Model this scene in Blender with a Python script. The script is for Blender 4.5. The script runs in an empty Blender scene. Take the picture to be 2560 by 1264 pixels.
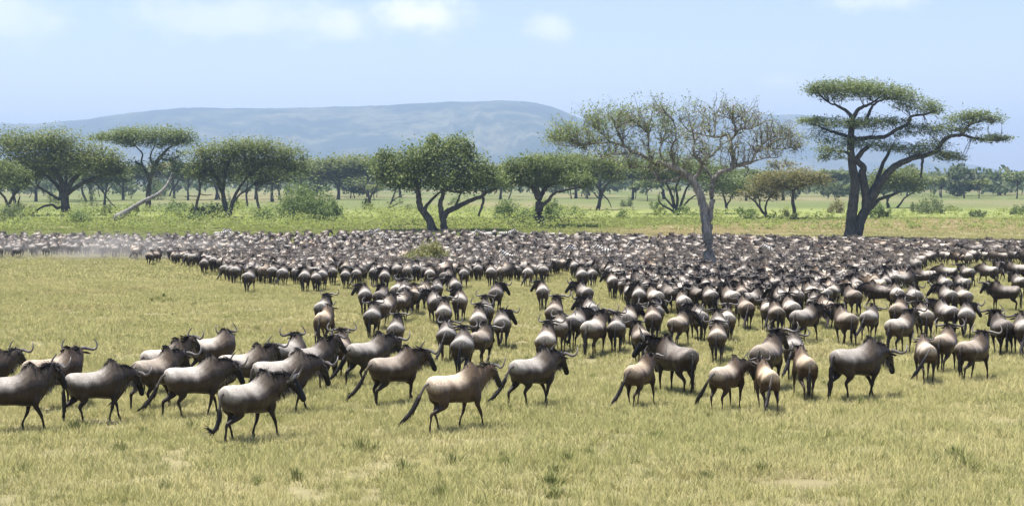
import bpy, bmesh, math, random
import numpy as np
from mathutils import Vector, Matrix
from mathutils.kdtree import KDTree

SC = bpy.context.scene
COL = SC.collection
RNG = np.random.default_rng(11)
random.seed(11)
R = math.radians

# ------------------------------------------------------------------ camera
F_PX, W_PX, H_PX, HORIZON = 3600.0, 2560.0, 1264.0, 445.0
CAM_Z = 5.6
PITCH = math.atan((H_PX / 2 - HORIZON) / F_PX)
cam_data = bpy.data.cameras.new('camera')
cam_data.sensor_width = 36.0
cam_data.lens = 36.0 * F_PX / W_PX
cam_data.clip_start, cam_data.clip_end = 0.5, 60000
cam = bpy.data.objects.new('camera', cam_data)
cam.location = (0, 0, CAM_Z)
cam.rotation_euler = (math.pi / 2 - PITCH, 0, 0)
COL.objects.link(cam)
SC.camera = cam

# ------------------------------------------------------------------ light
SUN_DIR = Vector((-0.24, 0.05, 0.95)).normalized()          # towards the sun
SUN_EL = math.asin(SUN_DIR.z)
SUN_AZ = math.atan2(SUN_DIR.x, SUN_DIR.y)                   # clockwise from +Y
sun_data = bpy.data.lights.new('sun', 'SUN')
sun_data.energy = 5.0
sun_data.angle = R(0.5)
sun_data.color = (1.0, 0.955, 0.88)
sun = bpy.data.objects.new('sun', sun_data)
sun.rotation_euler = SUN_DIR.to_track_quat('Z', 'Y').to_euler()
sun.location = (0, 0, 60)
COL.objects.link(sun)

SC.view_settings.view_transform = 'Standard'
SC.view_settings.look = 'None'
SC.view_settings.gamma = 1
SC.view_settings.use_curve_mapping = False
SC.view_settings.exposure = 0.85
SC.cycles.use_denoising = True
SC.cycles.max_bounces = 5
SC.cycles.diffuse_bounces = 2
SC.cycles.glossy_bounces = 1
SC.cycles.transmission_bounces = 2
SC.cycles.transparent_max_bounces = 6
SC.cycles.volume_bounces = 0
SC.cycles.use_adaptive_sampling = True
SC.cycles.adaptive_threshold = 0.02

def mth(nt, op, a=None, b=None, c=None, clamp=False):
    n = nt.nodes.new('ShaderNodeMath'); n.operation = op; n.use_clamp = clamp
    for i, v in enumerate((a, b, c)):
        if v is None: continue
        if isinstance(v, (int, float)): n.inputs[i].default_value = v
        else: nt.links.new(v, n.inputs[i])
    return n.outputs[0]

def mixc(nt, fac, a, b, mode='MIX'):
    n = nt.nodes.new('ShaderNodeMix'); n.data_type = 'RGBA'; n.blend_type = mode
    for k, v in ((0, fac), (6, a), (7, b)):
        if isinstance(v, (int, float)): n.inputs[k].default_value = v
        elif isinstance(v, tuple): n.inputs[k].default_value = (*v, 1.0) if len(v) == 3 else v
        else: nt.links.new(v, n.inputs[k])
    return n.outputs[2]

def noise(nt, vec, scale, detail=4, rough=0.55, dist=0.0):
    n = nt.nodes.new('ShaderNodeTexNoise')
    n.inputs['Scale'].default_value = scale
    n.inputs['Detail'].default_value = detail
    n.inputs['Roughness'].default_value = rough
    n.inputs['Distortion'].default_value = dist
    if vec is not None: nt.links.new(vec, n.inputs['Vector'])
    return n.outputs['Fac']

def maprange(nt, v, a, b, c=0.0, d=1.0, smooth=True):
    n = nt.nodes.new('ShaderNodeMapRange')
    n.interpolation_type = 'SMOOTHSTEP' if smooth else 'LINEAR'
    nt.links.new(v, n.inputs[0])
    for i, x in enumerate((a, b, c, d)): n.inputs[1 + i].default_value = x
    return n.outputs[0]

def mapping(nt, vec, scale=(1, 1, 1), loc=(0, 0, 0)):
    n = nt.nodes.new('ShaderNodeMapping')
    n.inputs['Scale'].default_value = scale
    n.inputs['Location'].default_value = loc
    nt.links.new(vec, n.inputs['Vector'])
    return n.outputs[0]

# ------------------------------------------------------------------ sky
world = bpy.data.worlds.new('World')
SC.world = world
world.use_nodes = True
nt = world.node_tree
nt.nodes.clear()
wout = nt.nodes.new('ShaderNodeOutputWorld')
bg = nt.nodes.new('ShaderNodeBackground')
bg.inputs['Strength'].default_value = 0.112
sky = nt.nodes.new('ShaderNodeTexSky')
sky.sky_type = 'NISHITA'
sky.sun_disc = False
sky.sun_elevation = SUN_EL
sky.sun_rotation = SUN_AZ
sky.altitude = 1500
sky.air_density = 1.0
sky.dust_density = 1.6
sky.ozone_density = 2.0
tc = nt.nodes.new('ShaderNodeTexCoord')
sep = nt.nodes.new('ShaderNodeSeparateXYZ')
nt.links.new(tc.outputs['Generated'], sep.inputs[0])
dx, dy, dz = sep.outputs
az = mth(nt, 'ARCTAN2', dx, dy)
el = mth(nt, 'ARCSINE', dz)
cn = noise(nt, mapping(nt, tc.outputs['Generated'], (1, 1, 1.6)), 34.0, 6, 0.6)
cn2 = noise(nt, mapping(nt, tc.outputs['Generated'], (1, 1, 2.2)), 11.0, 4, 0.55)
total = None
# small fair-weather cumulus: azimuth, elevation, half width, half height, weight
def sky_dir(px, py):
    x, z = (px - W_PX / 2) / F_PX, (HORIZON - py) / F_PX
    return math.atan(x), math.atan(z)
for (px, py, w, h, wt) in [(1050, 46, 120, 50, .85), (868, 66, 74, 42, .6), (600, 52, 250, 56, .42), (30, 60, 100, 70, .42),
                           (1376, 72, 52, 38, .5), (2175, 4, 130, 32, .55), (1945, 208, 60, 18, .3), (2490, 4, 80, 16, .3),
                           (-320, 40, 160, 60, .8), (2860, 60, 190, 60, .8), (1500, -150, 260, 80, .9), (300, -220, 300, 90, .9)]:
    a0, e0 = sky_dir(px, py)
    u = mth(nt, 'MULTIPLY', mth(nt, 'SUBTRACT', az, a0), F_PX / w)
    v = mth(nt, 'MULTIPLY', mth(nt, 'SUBTRACT', el, e0), F_PX / h)
    d = mth(nt, 'SQRT', mth(nt, 'ADD', mth(nt, 'MULTIPLY', u, u), mth(nt, 'MULTIPLY', v, v)))
    d = mth(nt, 'ADD', d, mth(nt, 'MULTIPLY', mth(nt, 'SUBTRACT', cn, 0.5), 2.6))
    m = mth(nt, 'MULTIPLY', maprange(nt, d, 1.5, 0.0), wt)
    total = m if total is None else mth(nt, 'MAXIMUM', total, m)
# the same kind of scattered cumulus over the rest of the sky
far = mth(nt, 'MULTIPLY', maprange(nt, cn2, 0.60, 0.72), maprange(nt, el, 0.13, 0.3, 0.0, 0.85))
total = mth(nt, 'MAXIMUM', total, far, clamp=True)
tint = mixc(nt, 1.0, sky.outputs[0], (1.20, 1.02, 1.06), 'MULTIPLY')
col = mixc(nt, total, tint, (7.8, 7.6, 7.6))
nt.links.new(col, bg.inputs['Color'])
nt.links.new(bg.outputs[0], wout.inputs['Surface'])

# ------------------------------------------------------------------ terrain and pixel geometry
_dy = np.array([-400, 0, 15, 24, 33, 55, 84, 110, 140, 180, 203, 225, 242, 265, 300, 400, 800, 2000, 6000, 20000], float)
_dd = np.array([5.0, 5.0, 5.2, 5.4, 5.8, 6.45, 6.85, 7.6, 8.45, 9.1, 9.05, 8.6, 8.0, 7.35, 7.2, 7.6, 8.4, 9.6, 11.0, 13.0])
_ty = np.concatenate([np.arange(-400, 1000, 1.0), np.geomspace(1000, 20000, 200)])
_td = np.interp(_ty, _dy, _dd)
_k = np.ones(17) / 17
_td[8:1392] = np.convolve(_td[:1400], _k, 'valid')
def ground_z(x, y):
    y = np.asarray(y, float); x = np.asarray(x, float)
    z = CAM_Z - np.interp(y, _ty, _td)
    fade = np.clip((y - 5) / 30, 0, 1)
    z = z + fade * (0.09 * np.sin(x * 0.13 + 1.3) * np.sin(y * 0.09 + .4) + 0.05 * np.sin(x * 0.31 + y * 0.23))
    return z
def gz(x, y): return float(ground_z(x, y))
def ray(px, py):
    xr, yr = (px - W_PX / 2) / F_PX, (H_PX / 2 - py) / F_PX
    c, s = math.cos(PITCH), math.sin(PITCH)
    return Vector((xr, c + yr * s, -s + yr * c))
def at(px, py, Y):
    d = ray(px, py); t = Y / d.y
    return Vector((d.x * t, Y, CAM_Z + d.z * t))
def on_ground(px, py):
    d = ray(px, py)
    ys = np.concatenate([np.arange(8, 700, 0.5), np.geomspace(700, 15000, 600)])
    zs = CAM_Z + d.z / d.y * ys
    g = ground_z(d.x / d.y * ys, ys)
    below = np.nonzero(zs <= g)[0]
    i = below[0] if len(below) else len(ys) - 1
    y = ys[i]
    if i > 0:
        a, b = zs[i-1] - g[i-1], zs[i] - g[i]
        y = ys[i-1] + (ys[i] - ys[i-1]) * (a / (a - b) if a != b else 0)
    x = d.x / d.y * y
    return Vector((x, y, gz(x, y)))
def scale_at(Y): return F_PX / Y          # photo pixels per metre

# ------------------------------------------------------------------ mesh helpers
def tag(o, label=None, category=None, group=None, kind=None):
    if label: o['label'] = label
    if category: o['category'] = category
    if group: o['group'] = group
    if kind: o['kind'] = kind
    return o
def empty(name, loc=(0, 0, 0), rz=0.0):
    o = bpy.data.objects.new(name, None)
    o.empty_display_size = 0.3
    o.location = loc; o.rotation_euler = (0, 0, rz)
    COL.objects.link(o)
    return o
def mesh_np(name, verts, faces, smooth=False, colors=None):
    """verts (n,3); faces: list of (m,k) int arrays"""
    me = bpy.data.meshes.new(name)
    verts = np.asarray(verts, np.float32)
    if not isinstance(faces, list): faces = [faces]
    faces = [np.asarray(f, np.int32) for f in faces if len(f)]
    me.vertices.add(len(verts)); me.vertices.foreach_set('co', verts.ravel())
    loops = np.concatenate([f.ravel() for f in faces])
    cnt = np.concatenate([np.full(len(f), f.shape[1], np.int32) for f in faces])
    start = np.concatenate([[0], np.cumsum(cnt)[:-1]]).astype(np.int32)
    me.loops.add(len(loops)); me.loops.foreach_set('vertex_index', loops)
    me.polygons.add(len(cnt)); me.polygons.foreach_set('loop_start', start)
    me.polygons.foreach_set('use_smooth', np.full(len(cnt), smooth))
    me.update(calc_edges=True)
    if colors is not None: set_colors(me, colors)
    return me
def set_colors(me, colors, name='coat'):
    a = me.color_attributes.get(name) or me.color_attributes.new(name, 'FLOAT_COLOR', 'POINT')
    c = np.ones((len(me.vertices), 4), np.float32); c[:, :3] = colors
    a.data.foreach_set('color', c.ravel())
def get_co(me):
    a = np.empty(len(me.vertices) * 3, np.float32); me.vertices.foreach_get('co', a)
    return a.reshape(-1, 3)
def link(name, me, mat=None, parent=None, loc=None):
    o = bpy.data.objects.new(name, me)
    if mat is not None and not me.materials: me.materials.append(mat)
    if parent is not None: o.parent = parent
    if loc is not None: o.location = loc
    COL.objects.link(o)
    return o

class Geo:
    """collects quads / tris and vertex colours"""
    def __init__(s): s.v, s.q, s.t, s.c, s.n = [], [], [], [], 0
    def add(s, v, q=None, t=None, c=(1, 1, 1)):
        v = np.asarray(v, float).reshape(-1, 3)
        s.v.append(v)
        c = np.asarray(c, float)
        s.c.append(np.broadcast_to(c, (len(v), 3)).copy())
        if q is not None and len(q): s.q.append(np.asarray(q, int).reshape(-1, 4) + s.n)
        if t is not None and len(t): s.t.append(np.asarray(t, int).reshape(-1, 3) + s.n)
        s.n += len(v)
    def tube(s, pts, rad, n=7, c=(1, 1, 1), flat=1.0, cap=True):
        P = np.asarray(pts, float); rad = np.broadcast_to(np.asarray(rad, float), (len(P),))
        T = np.gradient(P, axis=0); T /= np.linalg.norm(T, axis=1, keepdims=True) + 1e-9
        ref = np.array([0, 0, 1.0]) if abs(T[:, 2]).mean() < .8 else np.array([1.0, 0, 0])
        A = np.cross(T, ref); A /= np.linalg.norm(A, axis=1, keepdims=True) + 1e-9
        B = np.cross(A, T)
        th = np.linspace(0, 2 * np.pi, n, endpoint=False)
        ring = (A[:, None] * np.cos(th)[None, :, None] * flat + B[:, None] * np.sin(th)[None, :, None]) * rad[:, None, None] + P[:, None]
        V = ring.reshape(-1, 3); m = len(P)
        i = np.arange(m - 1)[:, None] * n; j = np.arange(n)[None]; k = (j + 1) % n
        Q = np.stack([i + j, i + k, i + n + k, i + n + j], -1).reshape(-1, 4)
        tri = []
        if cap:
            V = np.vstack([V, P[:1], P[-1:]])
            a, b = len(V) - 2, len(V) - 1
            for x in range(n):
                y = (x + 1) % n
                tri += [(a, y, x), (b, (m - 1) * n + x, (m - 1) * n + y)]
        c = np.asarray(c, float)
        if c.ndim == 2:
            c = np.repeat(c, n, axis=0)
            if cap: c = np.vstack([c, c[:1], c[-1:]])
        s.add(V, Q, tri, c)
    def loft(s, secs, n=18, c=(1, 1, 1)):
        """secs: (centre, right half-vector, up half-vector, top narrowing)"""
        th = np.linspace(0, 2 * np.pi, n, endpoint=False)
        V = []
        for (p, r, u, k) in secs:
            p, r, u = (np.asarray(x, float) for x in (p, r, u))
            cs, sn = np.cos(th), np.sin(th)
            wx = cs * (1 - k * np.maximum(sn, 0) ** 1.5)
            V.append(p + wx[:, None] * r + sn[:, None] * u)
        m = len(secs); V = np.vstack(V)
        i = np.arange(m - 1)[:, None] * n; j = np.arange(n)[None]; k = (j + 1) % n
        Q = np.stack([i + j, i + k, i + n + k, i + n + j], -1).reshape(-1, 4)
        V = np.vstack([V, [secs[0][0]], [secs[-1][0]]]); a, b = len(V) - 2, len(V) - 1
        tri = []
        for x in range(n):
            y = (x + 1) % n
            tri += [(a, y, x), (b, (m - 1) * n + x, (m - 1) * n + y)]
        s.add(V, Q, tri, c)
    def arrays(s):
        f = []
        if s.q: f.append(np.vstack(s.q))
        if s.t: f.append(np.vstack(s.t))
        return np.vstack(s.v), f, np.vstack(s.c)
    def mesh(s, name, smooth=True):
        v, f, c = s.arrays()
        return mesh_np(name, v, f, smooth, c)

def curve(pts, k=4):
    """Catmull-Rom refinement of a polyline (any number of columns)"""
    P = np.asarray(pts, float)
    if len(P) < 3: 
        t = np.linspace(0, 1, k + 1)[:, None]
        return P[0] * (1 - t) + P[-1] * t
    E = np.vstack([2 * P[0] - P[1], P, 2 * P[-1] - P[-2]])
    out = []
    for i in range(1, len(E) - 2):
        a, b, c, d = E[i-1:i+3]
        for t in np.arange(k) / k:
            out.append(.5 * (2*b + (c - a)*t + (2*a - 5*b + 4*c - d)*t*t + (3*b - a - 3*c + d)*t**3))
    out.append(P[-1])
    return np.array(out)
# ------------------------------------------------------------------ materials
def new_mat(name):
    m = bpy.data.materials.new(name); m.use_nodes = True
    t = m.node_tree; t.nodes.clear()
    o = t.nodes.new('ShaderNodeOutputMaterial')
    return m, t, o
def principled(t, out, color, rough=0.7, spec=0.3, **kw):
    p = t.nodes.new('ShaderNodeBsdfPrincipled')
    if isinstance(color, tuple): p.inputs['Base Color'].default_value = (*color, 1)
    else: t.links.new(color, p.inputs['Base Color'])
    if isinstance(rough, (int, float)): p.inputs['Roughness'].default_value = rough
    else: t.links.new(rough, p.inputs['Roughness'])
    p.inputs['Specular IOR Level'].default_value = spec
    for k, v in kw.items(): p.inputs[k.replace('_', ' ')].default_value = v
    t.links.new(p.outputs[0], out.inputs['Surface'])
    return p
def bump(t, p, h, strength=0.3, dist=0.02):
    b = t.nodes.new('ShaderNodeBump')
    b.inputs['Strength'].default_value = strength; b.inputs['Distance'].default_value = dist
    t.links.new(h, b.inputs['Height']); t.links.new(b.outputs[0], p.inputs['Normal'])
def attr(t, name, out='Color'):
    a = t.nodes.new('ShaderNodeAttribute'); a.attribute_name = name
    return a.outputs[out]
def wpos(t):
    return t.nodes.new('ShaderNodeNewGeometry').outputs['Position']
def objco(t):
    return t.nodes.new('ShaderNodeTexCoord').outputs['Object']

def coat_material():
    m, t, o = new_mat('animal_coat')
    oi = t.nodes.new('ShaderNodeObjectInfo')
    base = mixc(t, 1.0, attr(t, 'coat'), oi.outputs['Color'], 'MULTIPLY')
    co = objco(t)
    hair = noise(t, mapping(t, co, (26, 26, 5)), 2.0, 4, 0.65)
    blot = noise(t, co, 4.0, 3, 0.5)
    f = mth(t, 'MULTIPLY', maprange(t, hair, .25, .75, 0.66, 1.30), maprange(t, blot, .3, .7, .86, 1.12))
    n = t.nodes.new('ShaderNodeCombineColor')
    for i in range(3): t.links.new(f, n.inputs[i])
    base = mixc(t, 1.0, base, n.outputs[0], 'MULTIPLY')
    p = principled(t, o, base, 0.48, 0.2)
    p.inputs['Sheen Weight'].default_value = 0.0
    p.inputs['Sheen Roughness'].default_value = 0.4
    wrk = noise(t, mapping(t, co, (11, 9, 1.6)), 1.0, 3, 0.6)
    bump(t, p, mth(t, 'ADD', mth(t, 'MULTIPLY', hair, .35), mth(t, 'MULTIPLY', wrk, 1.6)), 0.5, 0.018)
    return m
def hair_material():
    m, t, o = new_mat('animal_hair')
    base = mixc(t, 1.0, attr(t, 'coat'), t.nodes.new('ShaderNodeObjectInfo').outputs['Color'], 'MULTIPLY')
    principled(t, o, base, 0.55, 0.25)
    return m
def horn_material():
    m, t, o = new_mat('horn')
    co = objco(t)
    c = mixc(t, noise(t, co, 22, 3), (0.045, 0.04, 0.036), (0.17, 0.15, 0.125))
    p = principled(t, o, c, 0.33, 0.5)
    bump(t, p, noise(t, co, 60, 2), 0.3, 0.01)
    return m
M_COAT, M_HAIR, M_HORN = coat_material(), hair_material(), horn_material()

def up_normal(t, k):
    gn = t.nodes.new('ShaderNodeNewGeometry')
    va = t.nodes.new('ShaderNodeVectorMath'); va.operation = 'MULTIPLY_ADD'; t.links.new(gn.outputs['Normal'], va.inputs[0]); va.inputs[1].default_value = (1 - k,) * 3; va.inputs[2].default_value = (0, 0, k)
    vn = t.nodes.new('ShaderNodeVectorMath'); vn.operation = 'NORMALIZE'; t.links.new(va.outputs[0], vn.inputs[0])
    return vn.outputs[0]
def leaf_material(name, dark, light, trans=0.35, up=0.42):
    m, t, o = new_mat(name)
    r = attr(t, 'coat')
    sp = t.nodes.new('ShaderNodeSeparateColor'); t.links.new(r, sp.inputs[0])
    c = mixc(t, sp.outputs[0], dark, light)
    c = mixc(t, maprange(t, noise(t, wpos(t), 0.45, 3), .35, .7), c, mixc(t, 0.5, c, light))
    d = t.nodes.new('ShaderNodeBsdfPrincipled'); t.links.new(c, d.inputs['Base Color'])
    t.links.new(up_normal(t, up), d.inputs['Normal'])
    d.inputs['Roughness'].default_value = 0.6; d.inputs['Specular IOR Level'].default_value = 0.3
    tr = t.nodes.new('ShaderNodeBsdfTranslucent')
    t.links.new(mixc(t, 1.0, c, (1.1, 1.25, 0.7), 'MULTIPLY'), tr.inputs['Color'])
    mx = t.nodes.new('ShaderNodeMixShader'); mx.inputs[0].default_value = trans
    t.links.new(d.outputs[0], mx.inputs[1]); t.links.new(tr.outputs[0], mx.inputs[2])
    t.links.new(mx.outputs[0], o.inputs['Surface'])
    return m
M_ACACIA = leaf_material('acacia_leaf', (0.085, 0.112, 0.046), (0.225, 0.262, 0.115))
M_ACACIA2 = leaf_material('olive_acacia_leaf', (0.074, 0.094, 0.026), (0.225, 0.248, 0.080))
M_BROAD = leaf_material('broad_leaf', (0.064, 0.090, 0.026), (0.222, 0.262, 0.084))
M_BUSH = leaf_material('bush_leaf', (0.056, 0.092, 0.024), (0.195, 0.255, 0.070))
M_TANLEAF = leaf_material('dry_leaf', (0.105, 0.095, 0.034), (0.265, 0.230, 0.095))
M_STRAW = leaf_material('bush_straw_leaf', (0.135, 0.135, 0.045), (0.290, 0.275, 0.110))
M_SPARSE = leaf_material('young_leaf', (0.10, 0.145, 0.04), (0.27, 0.325, 0.11))
M_FAR = leaf_material('far_leaf', (0.045, 0.066, 0.028), (0.115, 0.145, 0.062))
M_WEED = leaf_material('weed_leaf', (0.185, 0.225, 0.055), (0.290, 0.325, 0.100), 0.40, 0.75)

def bark_material(name, a, b):
    m, t, o = new_mat(name)
    co = wpos(t)
    n1 = noise(t, mapping(t, co, (1, 1, .18)), 6.0, 5, 0.65)
    n2 = noise(t, co, 0.9, 3)
    c = mixc(t, maprange(t, n1, .32, .7), a, b)
    c = mixc(t, maprange(t, n2, .4, .65, 0, .5), c, tuple(x * .6 for x in a))
    p = principled(t, o, c, 0.85, 0.2)
    bump(t, p, n1, 0.8, 0.06)
    return m
M_BARK_DARK = bark_material('dark_bark', (0.040, 0.042, 0.036), (0.110, 0.108, 0.092))
M_BARK_GREY = bark_material('grey_bark', (0.15, 0.145, 0.125), (0.42, 0.40, 0.35))
M_BARK_MID = bark_material('brown_bark', (0.045, 0.042, 0.034), (0.15, 0.14, 0.11))
# ------------------------------------------------------------------ animals
BACK_SUNLIT = np.array((0.440, 0.400, 0.340)); FLANK_SHADED = np.array((0.044, 0.032, 0.023)); BELLY_SHADED = np.array((0.017, 0.0125, 0.0095))  # grey-brown coat with overhead sun and body shade put into the colours
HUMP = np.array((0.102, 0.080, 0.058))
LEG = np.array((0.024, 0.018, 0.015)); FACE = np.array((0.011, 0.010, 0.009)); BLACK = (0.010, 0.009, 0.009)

def bez(a, b, c, n):
    t = np.linspace(0, 1, n)[:, None]
    return a * (1 - t) ** 2 + 2 * b * t * (1 - t) + c * t ** 2

def hair_blades(g, roots, dirs, length, width, color, seed):
    rs = np.random.default_rng(seed)
    n = len(roots); roots = np.asarray(roots, float); dirs = np.asarray(dirs, float)
    side = np.cross(dirs, rs.normal(size=(n, 3))); side /= np.linalg.norm(side, axis=1, keepdims=True) + 1e-9
    L = np.broadcast_to(length, (n,))[:, None]; W = np.broadcast_to(width, (n,))[:, None]
    mid = roots + dirs * L * .55 + side * 0.0
    tip = roots + dirs * L + np.array([0, 0, -0.12]) * L
    V = np.stack([roots - side * W, roots + side * W, mid + side * W * .7, mid - side * W * .7, tip], 1).reshape(-1, 3)
    i = np.arange(n)[:, None] * 5
    c = np.asarray(color, float)
    if c.ndim == 2: c = np.repeat(c, 5, axis=0)
    g.add(V, i + np.array([[0, 1, 2, 3]]), i + np.array([[3, 2, 4]]), c)

def remesh(g, voxel, smooth_it, colfun):
    me = g.mesh('src')
    src = get_co(me).copy()
    _, _, sc = g.arrays()
    ob = bpy.data.objects.new('src', me); COL.objects.link(ob)
    m = ob.modifiers.new('r', 'REMESH'); m.mode = 'VOXEL'; m.voxel_size = voxel; m.use_smooth_shade = True
    s = ob.modifiers.new('s', 'SMOOTH'); s.factor = 0.5; s.iterations = smooth_it
    dg = bpy.context.evaluated_depsgraph_get()
    out = bpy.data.meshes.new_from_object(ob.evaluated_get(dg))
    bpy.data.objects.remove(ob); bpy.data.meshes.remove(me)
    kd = KDTree(len(src))
    for i, p in enumerate(src): kd.insert(p, i)
    kd.balance()
    co = get_co(out); cols = np.empty((len(co), 3))
    for i, p in enumerate(co):
        w = 0; c = 0
        for (_, j, d) in kd.find_n(p, 5):
            k = 1 / (d * d + 1e-4); c = c + sc[j] * k; w += k
        cols[i] = c / w
    cols = colfun(co, cols)
    out.polygons.foreach_set('use_smooth', np.ones(len(out.polygons), bool))
    set_colors(out, cols)
    out.name = 'body'
    return out

def head_frame(pose):
    B = np.array([0.50, 0, 0.98])
    ny, npi = R(pose.get('ny', 0)), R(pose.get('np', 18))
    L = pose.get('nl', 0.52)
    d = np.array([math.cos(npi) * math.cos(ny), math.cos(npi) * math.sin(ny), math.sin(npi)])
    poll = B + d * L
    hy, hp = ny + R(pose.get('hy', pose.get('ny', 0) * .5)), R(pose.get('hp', -58))
    h = np.array([math.cos(hp) * math.cos(hy), math.cos(hp) * math.sin(hy), math.sin(hp)])
    right = np.array([-math.sin(hy), math.cos(hy), 0])       # towards animal's left
    up = np.cross(h, right)
    return B, d, poll, h, right, up

def leg_points(kind, side, fx, lift):
    if kind == 'h':
        P = np.array([[-.50, .11, .84, .15], [-.46, .14, .70, .14], [-.40, .15, .60, .10], [-.52, .13, .48, .058], [-.60, .12, .405, .047],
                      [-.575, .115, .27, .031], [-.565, .11, .12, .033], [-.545, .11, .05, .036], [-.525, .11, -.03, .042]])
        k = np.array([0, .05, .2, .5, .72, .88, 1, 1.04, 1.08]); lf = np.array([0, 0, .05, .25, .5, .8, 1, 1.05, 1.05]); bend = np.array([0, .02, .12, .1, .0, -.04, -.08, -.06, -.03])
    else:
        P = np.array([[.46, .12, .82, .11], [.45, .15, .68, .10], [.41, .15, .56, .072], [.42, .14, .46, .052], [.435, .135, .35, .044],
                      [.43, .13, .24, .030], [.425, .125, .12, .032], [.445, .125, .05, .036], [.46, .125, -.03, .042]])
        k = np.array([0, .05, .2, .42, .65, .85, 1, 1.04, 1.08]); lf = np.array([0, 0, .05, .25, .5, .8, 1, 1.05, 1.05]); bend = np.array([0, .02, .08, .16, .2, .02, -.12, -.12, -.08])
    P = P.copy()
    P[:, 0] += k * fx + bend * (lift * 3.2)
    P[:, 2] += lf * lift
    P[:, 1] *= side * 1.14
    return P

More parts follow.
